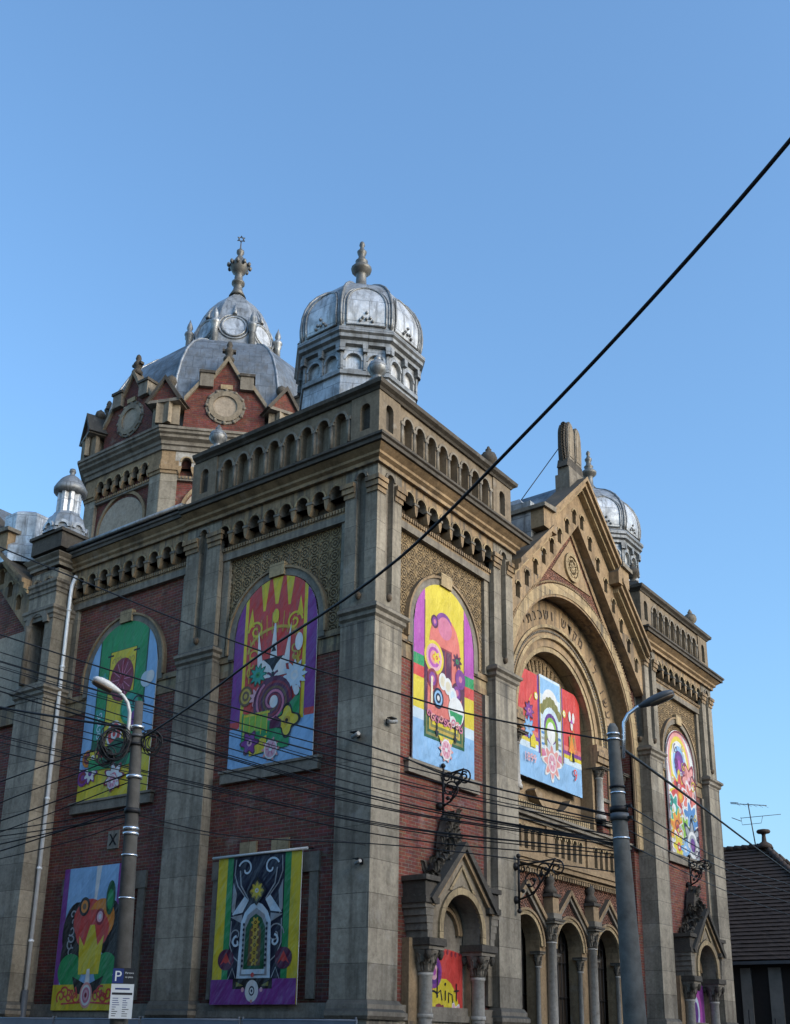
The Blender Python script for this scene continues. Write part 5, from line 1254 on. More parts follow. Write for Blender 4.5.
# ---------------------------------------------------------------- wrought iron wall brackets
def bracket(x, y0, z0, z1, reach, label):
    mb = MB()
    F = Fr((x, y0), (0, -1), (1, 0))
    mb.tube([F.p(.16, 0, z0 - .15), F.p(.16, 0, z1 + .12)], .035, 'iron', 8)
    for z in (z0 + .12, z1 - .12): mb.tube([F.p(-.02, 0, z), F.p(.16, 0, z)], .04, 'iron', 8); mb.ball(F.p(.05, 0, z), .11, 'iron', 10, .12)
    mb.ball(F.p(.16, 0, z0 - .2), .07, 'iron', 8); mb.ball(F.p(.16, 0, z1 + .18), .07, 'iron', 8)
    h = z1 - z0
    def sp(u, z, r, a0, turns, sg, rad=.024):
        n = 26; mb.tube([F.p(u + r * (1 - .85 * i / n) * math.cos(a0 + sg * turns * 2 * PI * i / n), .0, z + r * (1 - .85 * i / n) * math.sin(a0 + sg * turns * 2 * PI * i / n)) for i in range(n + 1)], rad, 'iron', 6)
    mb.tube([F.p(.16, 0, z0 + h * .1), F.p(.16 + reach * .35, 0, z0 + h * .22), F.p(.16 + reach * .62, 0, z0 + h * .6), F.p(.16 + reach * .85, 0, z1 - .05), F.p(.16 + reach, 0, z1 - .1)], .03, 'iron', 6)
    mb.tube([F.p(.16, 0, z1 - .1), F.p(.16 + reach * .9, 0, z1)], .03, 'iron', 6)
    sp(.16 + reach * .30, z0 + h * .52, h * .27, -PI / 2, 1.6, 1); sp(.16 + reach * .62, z1 - h * .25, h * .2, PI, 1.5, -1); sp(.16 + reach * .92, z1 - h * .22, h * .2, PI / 2, 1.5, -1); sp(.30, z1 - h * .16, h * .15, 0, 1.3, 1)
    for i in range(5): mb.ball(F.p(.3 + reach * .14 * i, random.uniform(-.03, .03), z0 + h * (.3 + .12 * i)), .06, 'iron', 6)
    o = obj('iron_bracket', mb, loc=(x, y0, z0)); o['label'] = label; o['category'] = 'wall bracket'; o['group'] = 'wrought iron brackets on the street front'
bracket(3.35, .28, 7.5, 8.55, .75, 'scrolled iron bracket under the yellow and magenta arched banner')
bracket(6.85, 0, 5.35, 6.55, 1.35, 'scrolled black iron bracket on the pier left of the entrance arches')
bracket(20.75, .28, 7.45, 8.5, .75, 'scrolled iron bracket under the flower-covered banner')
# small cameras / fittings on the corner pier
def camera_box(p, nrm, label, s=1.0):
    mb = MB(); F = Fr((p[0], p[1]), (-nrm[1], nrm[0]), nrm)
    mb.fbox(F, -.05, .05, -.02, .03, p[2] - .06, p[2] + .06, 'iron'); mb.tube([F.p(0, .02, p[2]), F.p(0, .14, p[2] - .02)], .018, 'iron', 6)
    mb.tube([F.p(-.12 * s, .12, p[2] - .05), F.p(.14 * s, .2, p[2] + .0)], .055 * s, 'camera_white', 8); mb.fbox(F, -.12 * s, .1 * s, .08, .24, p[2] + .05, p[2] + .07, 'iron')
    o = obj('security_camera', mb, loc=p); o['label'] = label; o['category'] = 'camera'
camera_box((.56, -.04, 9.28), (0, -1), 'small security camera on the lit face of the corner pier')
camera_box((-.04, .38, 8.83), (-1, 0), 'pale little fitting on the shaded face of the corner pier')
camera_box((-.04, .2, 5.65), (-1, 0), 'dark cable fitting low on the shaded corner pier', .8)

# ---------------------------------------------------------------- poles, lamps, wires
def loft(mb, secs, m, seg=14):      # secs: (centre, side vector, up vector)
    rows = [[Vector(c) + Vector(a) * math.cos(2 * PI * j / seg) + Vector(b) * math.sin(2 * PI * j / seg) for j in range(seg)] for c, a, b in secs]
    mb.grid(rows, m, True, True, True, True)
def lamp_head(mbt, mbg, base, tip, w, m):
    b, t = Vector(base), Vector(tip); d = t - b; s = d.cross(Vector((0, 0, 1))).normalized(); u = s.cross(d).normalized()
    pr = [(0, .25, .3), (.12, .45, .55), (.3, .72, .8), (.5, .95, 1.0), (.75, 1.0, .95), (.92, .8, .7), (1, .35, .3)]
    loft(mbt, [(b + d * k, s * w * a, u * w * .62 * h) for k, a, h in pr], m)
    mbt2 = [(b + d * k - u * w * .34, s * w * a * .84, u * w * .34 * h) for k, a, h in pr[2:]]
    loft(mbg, mbt2, 'lamp_glass')
# left lamp post
LP = Vector((-7.03, .14, 0)); LT = Vector((-7.18, .27, 7.85))
lp = thing('street_lamp', 'concrete post with a pale cobra lamp and tangled cables before the side front', 'street lamp', (LP.x, LP.y, 0), 'street lamps on concrete posts')
def P_on(z, a=LP, b=LT): return a + (b - a) * (z / b.z)
def rel(name, mb, parent):
    o = obj(name, mb, parent); o.location = -Vector(parent.location); return o
mb = MB(); rows = []
for z, r in ((0, .185), (2, .165), (4, .145), (6, .125), (7.2, .108), (7.22, .09), (7.85, .085)):
    c = P_on(z); rows.append([c + Vector((r * math.cos(2 * PI * i / 14), r * math.sin(2 * PI * i / 14), 0)) for i in range(14)])
mb.grid(rows, 'weathered_concrete', True, True, True, True); rel('post', mb, lp)
mb = MB()
for z, m, h in ((7.12, 'lamp_grey', .05), (6.95, 'iron', .05), (6.3, 'galvanised', .06), (5.62, 'cable_black', .09), (5.3, 'galvanised', .05), (5.2, 'galvanised', .05), (4.8, 'galvanised', .03), (4.0, 'galvanised', .03), (7.3, 'galvanised', .05)):
    mb = MB(); c = P_on(z); mb.lathe((c.x, c.y), [(.10, z), (.155 if z < 6.8 else .135, z), (.155 if z < 6.8 else .135, z + h), (.10, z + h)], m, 14); rel('clamp_band', mb, lp)
mb = MB(); mb.tube([P_on(7.0) + Vector((-.12, .1, 0)), (-7.31, .36, 7.3), (-7.33, .34, 7.6), (-7.38, .37, 7.8), (-7.47, .42, 7.93), (-7.55, .48, 7.99)], .036, 'lamp_paint', 8); rel('lamp_arm', mb, lp)
mb = MB(); mg = MB(); lamp_head(mb, mg, (-7.50, .44, 7.98), (-7.98, .74, 8.20), .165, 'lamp_paint'); rel('lamp_head', mb, lp); rel('lamp_glass', mg, lp)
def coil(c, r, nr, label, turns=7):
    mb = MB()
    for k in range(turns):
        ax = Vector((.66, -.72, 0)); n = Vector((.72 + random.uniform(-.3, .3), .66, random.uniform(-.2, .2))).normalized(); side = n.cross(Vector((0, 0, 1))).normalized(); up = side.cross(n)
        rr = r * random.uniform(.75, 1.1); cc = Vector(c) + Vector((random.uniform(-.05, .05), random.uniform(-.05, .05), random.uniform(-.05, .05)))
        mb.tube([cc + side * rr * (1 + .12 * math.sin(3 * t + k)) * math.cos(t) + up * rr * 1.25 * math.sin(t) for t in [2 * PI * i / 22 for i in range(22)]], .012, 'cable_black', 5, True)
    o = obj('cable_coil', mb, loc=c); o['label'] = label; o['category'] = 'cable coil'; o['group'] = 'coils of spare cable on the lamp post'
coil((-7.53, .46, 6.98), .26, 0, 'thick tangled coil of black cable hanging left of the lamp post', 14)
coil((-7.0, .0, 7.02), .17, 0, 'small ring of black cable on the right of the lamp post', 8)
coil((-7.66, .56, 6.68), .15, 0, 'loose lower loop of cable left of the lamp post', 5)
# parking sign
ps = thing('parking_sign', 'blue and white parking sign with P and tariff text on the left post', 'sign', (-7.17, .02, 1.9))
U = Vector((.31, -.30, 0)).normalized(); N = Vector((-.70, -.72, 0))
SFm = Fr((-7.19, .0), (U.x, U.y), (N.x, N.y))
mb = MB(); mb.fbox(SFm, -.2, .2, -.01, .012, 1.86, 2.46, 'sign_white')
rs = random.Random(3)
for i, (w, z, m) in enumerate([(.26, 2.36, 'sign_navy')]): mb.fbox(SFm, -w / 2, w / 2, .012, .0135, z, z + .03, m)
mb.fbox(SFm, -.18, .18, .012, .0135, 2.27, 2.31, 'sign_black')
for row in range(9):
    for c0 in (-.16, .02):
        L = rs.uniform(.05, .13); mb.fbox(SFm, c0, c0 + L, .012, .0135, 1.9 + row * .038, 1.912 + row * .038, 'sign_navy' if row > 3 else 'sign_black')
rel('tariff_plate', mb, ps)
mb = MB(); mb.fbox(SFm, -.2, .2, -.01, .012, 2.46, 2.74, 'sign_black'); mb.fbox(SFm, -.195, .0, .0, .0135, 2.47, 2.73, 'sign_navy'); rel('header_plate', mb, ps)
t = flat_text('P', SFm, -.10, 2.51, .26, .016, 'sign_white'); rel('letter', t, ps)
mb = flat_text('Parcare', SFm, .1, 2.64, .05, .016, 'sign_white'); rel('lettering', mb, ps)
mb = flat_text('cu plata', SFm, .1, 2.57, .045, .016, 'sign_white'); rel('lettering', mb, ps)
mb = MB()
for z in (2.1, 2.6):
    mb = MB(); c = P_on(z); mb.lathe((c.x, c.y), [(.15, z), (.18, z), (.18, z + .03), (.15, z + .03)], 'galvanised', 14); rel('clamp_band', mb, ps)
# right lamp post
RB = Vector((-3.22, -8.14, 0)); RT = Vector((-3.298, -7.97, 7.02))
rp = thing('street_lamp', 'thick tapering concrete post with a grey lamp before the arched entrance', 'street lamp', (RB.x, RB.y, 0), 'street lamps on concrete posts')
Q = lambda z: P_on(z, RB, RT)
mb = MB(); rows = []
for z, r in ((0, .215), (2, .19), (4, .155), (5.4, .13), (6.2, .112), (6.7, .104), (6.95, .095), (7.03, .05)):
    c = Q(z); rows.append([c + Vector((r * math.cos(2 * PI * i / 16), r * math.sin(2 * PI * i / 16), 0)) for i in range(16)])
mb.grid(rows, 'concrete', True, True, True, True); rel('post', mb, rp)
mb = MB()
for z, r, h, m in ((6.72, .125, .03, 'galvanised'), (6.82, .122, .03, 'galvanised'), (5.75, .135, .03, 'galvanised'), (5.42, .16, .10, 'iron'), (5.28, .165, .12, 'lamp_grey'), (4.95, .15, .03, 'galvanised'), (5.85, .14, .04, 'iron')):
    mb = MB(); c = Q(z); mb.lathe((c.x, c.y), [(.08, z), (r, z), (r, z + h), (.08, z + h)], m, 14); rel('clamp_band', mb, rp)
for z in (5.5, 5.3):
    mb = MB(); c = Q(z); mb.box(c.x - .03, c.x + .03, c.y - .24, c.y + .1, z, z + .04, 'iron'); rel('cross_arm', mb, rp)
mb = MB(); mb.tube([Q(6.4) + Vector((.08, -.12, 0)), (-3.21, -8.13, 6.75), (-3.21, -8.15, 7.05), (-3.17, -8.22, 7.2), (-3.11, -8.36, 7.31), (-3.07, -8.48, 7.37)], .035, 'galvanised', 8); rel('lamp_arm', mb, rp)
mb = MB(); mg = MB(); lamp_head(mb, mg, (-3.10, -8.40, 7.33), (-2.87, -8.97, 7.56), .15, 'lamp_grey'); rel('lamp_head', mb, rp); rel('lamp_glass', mg, rp)

WIRES = [
 ('wire long', [(-8.9, 11.2, 15.2), (-7.58, 6.61, 13.1), (-7.31, 5.68, 12.61), (-6.61, 3.27, 11.38), (-5.72, 0.27, 9.87), (-5.07, -1.96, 8.83), (-4.44, -4.1, 7.97), (-4.06, -5.39, 7.46), (-3.33, -7.91, 6.72)], .017, 'topmost black cable sloping from the upper left edge down to the right post'),
 ('B', [(-3.31, -7.95, 6.71), (2.52, -6.77, 7.12), (15.19, -4.21, 7.93), (27.39, -1.75, 8.74)], .028, 'black cable from the top of the right post to the tiled house roof'),
 ('main', [(-7.08, .18, 7.12), (-8.4, -2.7, 7.02), (-9.58, -5.26, 7.0), (-11.38, -9.17, 6.88), (-12.38, -11.33, 7.19), (-13.16, -13.04, 7.53), (-13.8, -14.43, 7.9), (-14.03, -14.92, 8.08), (-14.8, -16.6, 8.8)], 0.0185, 'thick black cable rising steeply across the sky to the upper right corner'),
 ('C', [(-8.9, 9.2, 11.8), (-7.84, 5.6, 10.43), (-7.57, 4.78, 10.11), (-6.71, 2.22, 9.09), (-5.78, -.55, 8.03), (-4.56, -4.21, 6.69), (-4.3, -4.98, 6.31), (-3.32, -7.93, 5.38)], .017, 'second black cable from the left edge, crossing the dark spiral banner'),
 ('D', [(-7.9, 8.5, 9.9), (-7.65, 5.49, 8.67), (-7.55, 4.44, 8.35), (-7.38, 2.56, 7.86), (-7.23, .94, 7.46), (-7.16, .25, 7.32)], .026, 'heavy black cable dropping from the left edge onto the lamp post coil'),
 ('F', [(-8.4, 6.6, 5.95), (-7.8, 3.7, 6.54), (-7.55, 2.32, 6.81), (-7.33, 1.15, 6.98), (-7.16, .25, 7.11)], .014, 'cable climbing from the lower left edge to the cable coil'),
 ('G', [(-8.3, 6.4, 5.3), (-7.76, 3.67, 6.1), (-7.31, 1.12, 6.67), (-7.15, .24, 6.91)], .012, 'lower of the two cables climbing to the coil on the lamp post'),
 ('H', [(-8.3, 6.6, 4.95), (-7.68, 3.6, 5.25), (-7.31, 1.31, 5.5), (-7.13, .22, 5.63)], .014, 'black cable meeting the black band on the lamp post below the green banner'),
 ('I', [(-8.3, 6.6, 4.6), (-7.66, 3.57, 4.95), (-7.29, 1.3, 5.26), (-7.12, .21, 5.5)], .010, 'thin cable just under the black band of the lamp post'),
 ('E0', [(-8.6, 8.3, 11.1), (-7.52, 4.76, 9.7), (-5.91, -.11, 7.9), (-4.55, -4.2, 6.52), (-3.29, -7.99, 5.33)], .0125, None),
 ('E1', [(-8.1, 9.3, 11.2), (-7.01, 5.52, 9.79), (-5.56, .25, 7.88), (-4.37, -4.07, 6.42), (-3.29, -7.98, 5.22)], .0125, None),
 ('E2', [(-7.6, 10.4, 11.5), (-6.51, 6.29, 9.91), (-5.22, .59, 7.86), (-4.2, -3.95, 6.27), (-3.29, -7.98, 5.14)], .0125, None),
 ('E3', [(-8.6, 8.3, 10.4), (-7.46, 4.73, 9.12), (-5.87, -.13, 7.32), (-4.53, -4.2, 5.96), (-3.3, -7.98, 5.01)], .0125, None),
 ('E4', [(-8.0, 9.1, 10.4), (-6.94, 5.48, 9.07), (-5.52, .23, 7.25), (-4.35, -4.07, 5.85), (-3.3, -7.97, 4.91)], .0125, None),
 ('E5', [(-7.4, 9.9, 10.1), (-6.39, 6.21, 8.73), (-5.16, .58, 7.0), (-4.17, -3.95, 5.71), (-3.3, -7.97, 4.84)], .0125, None),
 ('E6', [(-8.6, 8.3, 8.9), (-7.33, 4.65, 7.8), (-5.8, -.14, 6.42), (-4.51, -4.19, 5.36), (-3.3, -7.96, 4.75)], .0125, None),
 ('E7', [(-8.0, 9.1, 8.7), (-6.79, 5.39, 7.64), (-5.44, .21, 6.27), (-4.32, -4.06, 5.18), (-3.3, -7.96, 4.63)], .0125, None),
 ('R0', [(-3.27, -8.03, 5.64), (6.72, -6.03, 6.2), (25.46, -2.27, 7.96), (33, -.8, 8.6)], .012, None),
 ('R1', [(-3.27, -8.02, 5.43), (6.72, -6.01, 6.0), (25.46, -2.24, 7.63), (33, -.8, 8.2)], .010, None),
 ('R2', [(-3.28, -8.01, 5.19), (6.7, -6.0, 5.75), (25.45, -2.21, 7.22), (33, -.8, 7.8)], .010, None),
 ('R3', [(-3.28, -8.0, 4.94), (6.68, -5.98, 5.45), (25.43, -2.17, 6.74), (33, -.8, 7.3)], .010, None),
 ('J0', [(-7.11, .21, 5.61), (-6.36, -1.39, 5.19), (-4.92, -4.5, 4.91), (-3.3, -7.96, 4.39)], .011, 'slack cable strung between the two lamp posts'),
 ('J1', [(-7.1, .2, 5.46), (-4.62, .09, 5.52), (-1.4, -.05, 5.95), (-.05, .1, 6.05)], .011, 'cable from the left lamp post to the corner pier of the synagogue')]
_E = [w for w in WIRES if w[0][0] == 'E']
rw = random.Random(11)
for i in range(7):
    a, b = rw.sample(_E, 2); t = rw.uniform(-.25, 1.1); dz = rw.uniform(-.5, .25)
    WIRES.append(('E', [tuple(q[k] + (v[k] - q[k]) * t + (dz * (1 - j / 4) if k == 2 else 0) for k in range(3)) for j, (q, v) in enumerate(zip(a[1], b[1]))], rw.choice((.009, .011, .013)), None))
for i in range(5):
    y1 = rw.uniform(.0, .5); z0 = rw.uniform(3.6, 6.8); z1 = rw.uniform(5.4, 7.0)
    WIRES.append(('L', [(-8.5, 6.8, z0), (-7.9, 3.6, (z0 * .55 + z1 * .45) - .12), (-7.13, .24, z1)], rw.choice((.011, .014)), None))
def spline(p, n=6):
    p = [Vector(q) for q in p]; out = []
    for i in range(len(p) - 1):
        a, b = p[i], p[i + 1]; a0 = p[i - 1] if i else a * 2 - b; b1 = p[i + 2] if i + 2 < len(p) else b * 2 - a
        # chord-length tangents
        la, lb, lc = max((a - a0).length, .01), max((b - a).length, .01), max((b1 - b).length, .01)
        ta = ((a - a0) / la * lb + (b - a)) / 2; tb = ((b - a) + (b1 - b) / lc * lb) / 2
        for k in range(n):
            t = k / n
            out.append(a * (2 * t ** 3 - 3 * t ** 2 + 1) + ta * (t ** 3 - 2 * t ** 2 + t) + b * (-2 * t ** 3 + 3 * t ** 2) + tb * (t ** 3 - t ** 2))
    out.append(p[-1]); return out
for nm, pts, r, lab in WIRES:
    mb = MB(); mb.tube(spline(pts), r, 'cable_black', 6)
    o = obj('overhead_cable', mb, loc=pts[0]); o['category'] = 'cable'
    if lab is None:
        if nm[0] == 'E': lab = 'thin black cable in the sloping bundle from the left edge to the right post'; o['group'] = 'thin cables running down to the right post'
        elif nm == 'L': lab = 'thin black cable fanning from the left edge to the left lamp post'; o['group'] = 'thin cables fanning to the left lamp post'
        else: lab = 'thin black cable in the bundle from the right post past the tiled house'; o['group'] = 'thin cables leaving the right post'
    o['label'] = lab

# ---------------------------------------------------------------- house on the right
HS = thing('house', 'low dark house with steep tiled roof beyond the synagogue', 'house', (29, -1, 0))
mb = MB(); mb.box(29, 38.5, -4.2, 9, 0, 5.15, 'timber_dark')
mb.box(28.95, 29.05, -4.2, 9, 0, .9, 'render_grey'); rel('wall', mb, HS)
y = 1.95
for w in (.28, .46, .55, .5, .5, .5):
    mb = MB(); mb.box(28.90, 29.02, y - w, y, .2, 4.9, 'strip_render'); rel('wall_strip', mb, HS); y -= w + (.38 if w < .3 else .78)
y = 1.95; yy = 8.6
while yy > 2.4:
    mb = MB(); mb.box(28.90, 29.02, yy - .5, yy, .2, 4.9, 'strip_render'); rel('wall_strip', mb, HS); yy -= 1.25
def tiled(mb, a, b, c, d, rows):    # a,b eave corners; c,d ridge corners (b->c, a->d)
    a, b, c, d = (Vector(q) for q in (a, b, c, d)); n = (b - a).cross(d - a).normalized()
    if n.z < 0: n = -n
    for i in range(rows):
        t0, t1 = i / rows, (i + 1.15) / rows
        p0, p1 = a + (d - a) * t0, b + (c - b) * t0; p2, p3 = b + (c - b) * min(t1, 1), a + (d - a) * min(t1, 1)
        L = (p1 - p0).length; k = max(1, int(L / .19))
        top = [p0 + (p1 - p0) * j / k + n * (.065 + random.uniform(-.012, .012)) for j in range(k + 1)]; up = [p3 + (p2 - p3) * j / k + n * .005 for j in range(k + 1)]; low = [p0 + (p1 - p0) * j / k + n * .01 for j in range(k + 1)]
        mb.grid([low, top, up], 'roof_tile', False)
mb = MB()
E0, E1, E2, E3 = (28.6, 9.5, 5.2), (28.6, -4.6, 5.2), (38.9, -4.6, 5.2), (38.9, 9.5, 5.2)
RA, RBb = (33.6, 9.5, 11.0), (33.6, 1.2, 11.0)
tiled(mb, E1, E0, RA, RBb, 30); tiled(mb, E2, E1, RBb, (33.6, 1.2, 11.0), 30); tiled(mb, E3, E2, RBb, RA, 30)
mb.face([E0, E3, RA], 'timber_dark')
rf = rel('tiled_roof', mb, HS)
mb = MB()
def ridge(p, q, n):
    p, q = Vector(p), Vector(q); d = (q - p)
    for i in range(n):
        a = p + d * (i / n); b = p + d * ((i + 1.12) / n); mb.tube([a + Vector((0, 0, .09)), b + Vector((0, 0, .06))], [.15, .12], 'roof_tile', 8)
ridge(RA, RBb, 22); ridge(RBb, (31.0, -1.8, 8.0), 14); ridge((31.0, -1.8, 8.0), E1, 11); ridge(RBb, E2, 24)
o = obj('ridge_tiles', mb, rf)
mb = MB(); mb.lathe((33.6, 1.2), [(.42, 10.95), (.34, 11.15), (.12, 11.3), (.09, 11.62), (.12, 11.68), (.3, 11.72), (.34, 11.8), (.3, 11.88), (.05, 11.93)], 'roof_tile', 10); obj('roof_finial', mb, rf)
mb = MB(); mb.box(28.45, 28.62, -4.7, 9.5, 5.02, 5.16, 'lamp_grey'); rel('gutter', mb, HS)
an = thing('tv_antenna', 'thin metal TV antenna standing on the dark tiled roof', 'antenna', (33.6, 1.78, 11.0))
mb = MB(); mb.tube([(33.6, 1.62, 10.9), (33.4, 1.78, 13.28)], .03, 'lamp_grey', 6); rel('mast', mb, an)
mb = MB()
mb.tube([(33.4, 2.66, 13.35), (33.4, .86, 13.05)], .022, 'lamp_grey', 5); mb.tube([(33.2, 2.6, 13.37), (33.2, 2.2, 13.30)], .02, 'lamp_grey', 5)
mb.tube([(33.4, 2.2, 12.55), (33.4, .2, 12.54)], .016, 'lamp_grey', 5); mb.tube([(33.4, 2.66, 12.62), (33.4, 2.2, 12.4)], .02, 'lamp_grey', 5)
mb.tube([(33.4, 2.2, 12.6), (33.4, 2.15, 12.2), (33.4, 1.2, 12.2), (33.4, 1.1, 12.55)], .014, 'lamp_grey', 5)
for k in range(6): mb.tube([(33.0, 2.3 - .28 * k, 13.26 - .05 * k), (33.8, 2.3 - .28 * k, 13.26 - .05 * k)], .009, 'lamp_grey', 4)
rel('aerial', mb, an)
fn = thing('metal_fence', 'dark thin-posted fence along the foot of the tiled house', 'fence', (26.5, -.5, 0))
mb = MB()
for z in (.5, 1.6, 2.25): mb.tube([(26.6, 2.4, z), (27.0, -5.0, z)], .02, 'iron', 5)
rel('rail', mb, fn)
for i in range(8):
    mb = MB(); x, y = 26.6 + .4 * i / 7, 2.4 - 7.4 * i / 7; mb.tube([(x, y, 0), (x, y, 3.05 if i % 2 == 0 else 2.7)], .035, 'iron', 6); rel('post', mb, fn)
mb = MB(); mb.hexa([(26.0, -.3, 1.95), (26.3, -1.7, 1.95), (27.3, -1.5, 1.95), (27.0, -.1, 1.95), (25.9, -.3, 2.12), (26.2, -1.75, 2.12), (27.3, -1.5, 2.12), (27.0, -.1, 2.12)], 'lamp_grey')
mb.hexa([(26.2, -.5, .1), (26.4, -1.5, .1), (27.0, -1.4, .1), (26.8, -.4, .1), (26.2, -.5, 1.95), (26.4, -1.5, 1.95), (27.0, -1.4, 1.95), (26.8, -.4, 1.95)], 'render_grey')
o = obj('gate_pillar', mb, loc=(26.5, -.8, 0)); o['label'] = 'squat grey gate pillar with flat cap beside the house fence'; o['category'] = 'gate pillar'

# ---------------------------------------------------------------- hoarding along the side front
for i in range(6):
    y0 = -1.0 + 3.45 * i
    mb = MB(); mb.box(-1.62, -1.58, y0, y0 + 3.38, .25, 1.98, 'hoarding_grey')
    labs = ['grey hoarding panel nearest the corner, at the foot of the pier', 'grey hoarding panel below the purple-footed banner', 'grey hoarding panel just right of the parking sign', 'grey hoarding panel behind the parking sign and left post', 'grey hoarding panel at the drainpipe, left edge of the photo', 'grey hoarding panel along the transept, farthest from the corner']
    hp = thing('hoarding_panel', labs[i], 'hoarding', (-1.6, y0, 0), 'grey hoarding panels along the side front')
    rel('sheet', mb, hp)
    mb = MB(); mb.tube([(-1.6, y0 + .01, 1.96), (-1.6, y0 + 3.37, 1.96)], .03, 'hoarding_grey', 6); mb.tube([(-1.6, y0, .2), (-1.6, y0 + 3.38, .2)], .03, 'hoarding_grey', 6)
    for y in (y0 + .03, y0 + 3.35): mb.tube([(-1.6, y, .1), (-1.6, y, 2.03)], .026, 'lamp_grey', 6)
    rel('frame', mb, hp)
    mb = MB(); mb.box(-1.85, -1.35, y0 - .12, y0 + .12, .1, .24, 'concrete'); rel('foot', mb, hp)

# ---------------------------------------------------------------- unseen houses over the street, added to shade the lower walls
def shade_house(x, y, rz, label, w=15.0, d=9.0, h=12.0):
    o = thing('shade_house', label, 'house', (x, y, 0), 'unseen houses added for shade across the street'); o.rotation_euler = (0, 0, rz)
    def part(name, mb, par): q = obj(name, mb, par); return q
    mb = MB(); mb.box(0, w, 0, d, 0, h, 'render_grey'); mb.box(-.05, w + .05, -.12, .0, 0, .8, 'grey_stone'); mb.box(-.05, w + .05, -.18, -.0, 4.2, 4.4, 'grey_stone'); mb.box(-.2, w + .2, -.35, .0, h - .3, h, 'ochre_stone'); part('wall', mb, o)
    mb = MB(); mb.hexa([(-.3, -.5, h), (w + .3, -.5, h), (w + .3, d + .5, h), (-.3, d + .5, h), (-.3, d / 2 - .1, h + 3.4), (w + .3, d / 2 - .1, h + 3.4), (w + .3, d / 2 + .1, h + 3.4), (-.3, d / 2 + .1, h + 3.4)], 'roof_tile'); rf_ = part('roof', mb, o)
    mb = MB(); mb.box(3, 3.7, 3, 3.6, h + 1, h + 4.2, 'red_brick'); part('chimney', mb, rf_)
    for k in range(5):
        for z in (1.5, 5.3, 8.9):
            if k == 2 and z < 2: continue
            u = 1.6 + k * (w - 3.2) / 4
            mb = MB(); mb.box(u - .7, u + .7, -.08, .02, z - .12, z + 2.2, 'pale_ochre'); wd = part('window', mb, o)
            mb = MB(); mb.box(u - .52, u + .52, -.10, .0, z, z + 2.02, 'void'); part('pane', mb, wd)
    mb = MB(); mb.box(w / 2 - .7, w / 2 + .7, -.1, .02, 0, 2.6, 'door_wood'); part('door', mb, o)
    return o
shade_house(-18.3, -8.5, PI / 2, 'unseen plain grey two-storey house added for shade across the side street, nearest the crossing')
shade_house(-18.3, 7.0, PI / 2, 'unseen plain grey two-storey house added for shade across the side street, middle of the row')
shade_house(-18.3, 22.5, PI / 2, 'unseen plain grey two-storey house added for shade across the side street, farthest up the row')
for i in range(5):  # row behind the camera, added to block low sun and sky from the front
    shade_house(-16 + 15.4 * (i + 1), -26.0, PI, ('unseen plain grey house added for shade facing the arched front across the road, left end of its row', 'unseen plain grey house added for shade facing the arched front across the road, second from left', 'unseen plain grey house added for shade facing the arched front across the road, middle of its row', 'unseen plain grey house added for shade facing the arched front across the road, second from right', 'unseen plain grey house added for shade facing the arched front across the road, right end of its row')[i], h=11.4 + .5 * (i % 3))
# ---------------------------------------------------------------- ground and streets
mb = MB(); mb.face([(-600, -600, -.004), (600, -600, -.004), (600, 600, -.004), (-600, 600, -.004)], 'asphalt'); g = obj('ground', mb); g['kind'] = 'structure'
mb = MB(); mb.box(-4.2, 26, -4.2, 42, -.05, .12, 'pavement'); g = obj('pavement', mb); g['kind'] = 'structure'
mb = MB(); mb.box(-4.4, 26.2, -4.4, -4.2, -.05, .13, 'grey_stone'); mb.box(-4.4, -4.2, -4.2, 42, -.05, .13, 'grey_stone'); g = obj('kerb', mb); g['kind'] = 'structure'
mb = MB(); mb.face([(-400, -12.1, .004), (400, -12.1, .004), (400, -11.95, .004), (-400, -11.95, .004)], 'sign_white'); g = obj('road_marking', mb); g['kind'] = 'structure'

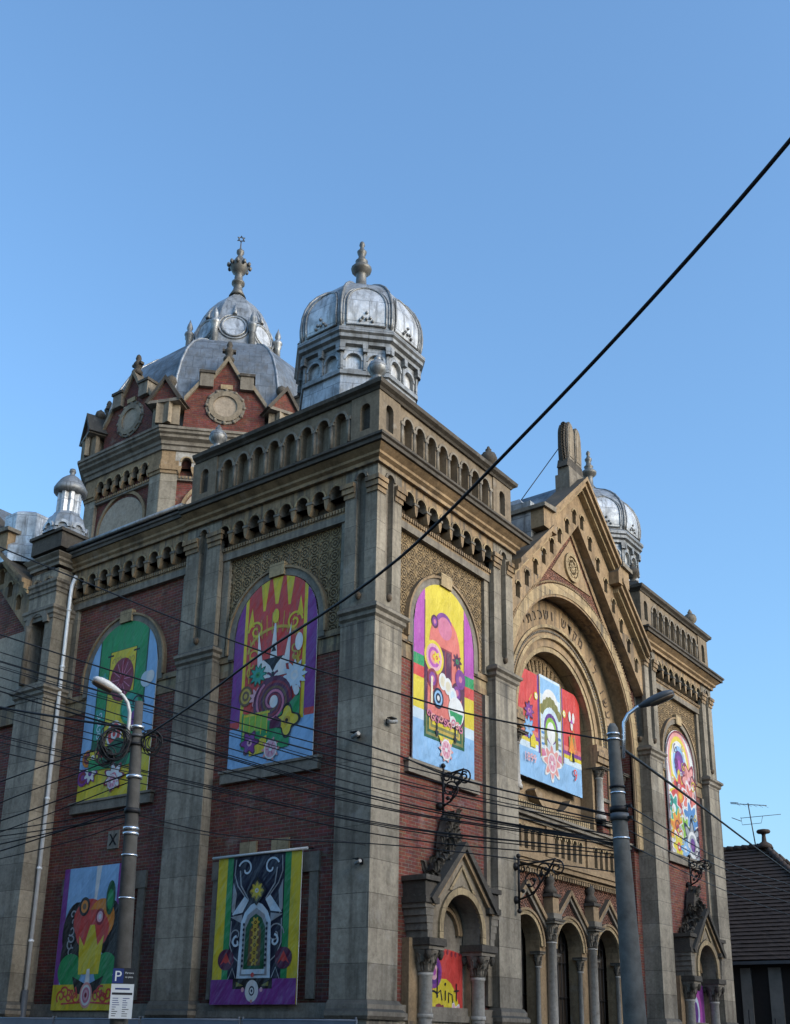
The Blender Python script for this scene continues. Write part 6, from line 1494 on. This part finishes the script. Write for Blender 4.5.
# ---------------------------------------------------------------- light, sky, camera
SUN_AZ, SUN_EL = 174.0, 22.0
w = bpy.data.worlds.new('World'); sc.world = w; w.use_nodes = True
nt = w.node_tree; bg = nt.nodes['Background']; sky = nt.nodes.new('ShaderNodeTexSky')
sky.sky_type = 'NISHITA'; sky.sun_disc = False; sky.sun_elevation = R_(SUN_EL); sky.sun_rotation = R_(SUN_AZ); sky.altitude = 100; sky.air_density = 1.5; sky.dust_density = 2.5; sky.ozone_density = 8
hs = nt.nodes.new('ShaderNodeHueSaturation'); hs.inputs['Hue'].default_value = .494; hs.inputs['Saturation'].default_value = .94; hs.inputs['Value'].default_value = 2.15
nt.links.new(sky.outputs[0], hs.inputs['Color']); nt.links.new(hs.outputs[0], bg.inputs['Color']); bg.inputs['Strength'].default_value = .15
L = bpy.data.lights.new('sun', 'SUN'); L.energy = 2.8; L.angle = R_(48); L.color = (1, .87, .70)
so = bpy.data.objects.new('sun', L); COL.objects.link(so)
sd = Vector((math.sin(R_(SUN_AZ)) * math.cos(R_(SUN_EL)), math.cos(R_(SUN_AZ)) * math.cos(R_(SUN_EL)), math.sin(R_(SUN_EL))))
so.rotation_euler = sd.to_track_quat('Z', 'Y').to_euler(); so.location = sd * 60

yaw, pit, rol = R_(52.83369158), R_(17.60102108), R_(1.07812408)
f = Vector((math.cos(pit) * math.sin(yaw), math.cos(pit) * math.cos(yaw), math.sin(pit))); r = Vector((math.cos(yaw), -math.sin(yaw), 0)); u = r.cross(f)
r2 = r * math.cos(rol) + u * math.sin(rol); u2 = -r * math.sin(rol) + u * math.cos(rol)
cam = bpy.data.cameras.new('camera'); co = bpy.data.objects.new('camera', cam); COL.objects.link(co)
co.matrix_world = Matrix(((r2.x, u2.x, -f.x, -20.55277), (r2.y, u2.y, -f.y, -15.92431), (r2.z, u2.z, -f.z, 1.6), (0, 0, 0, 1)))
cam.sensor_fit = 'VERTICAL'; cam.sensor_height = 36; cam.sensor_width = 36 * 790 / 1024; cam.lens = 1083.132 * 36 / 1024
cam.shift_x = (395 - 383.86) / 1024; cam.shift_y = (695.17 - 512) / 1024; cam.clip_start = .1; cam.clip_end = 3000
sc.camera = co
sc.view_settings.view_transform = 'Standard'; sc.view_settings.look = 'None'; sc.view_settings.exposure = 0; sc.view_settings.gamma = 1
sc.cycles.use_denoising = True
sc.cycles.max_bounces = 6
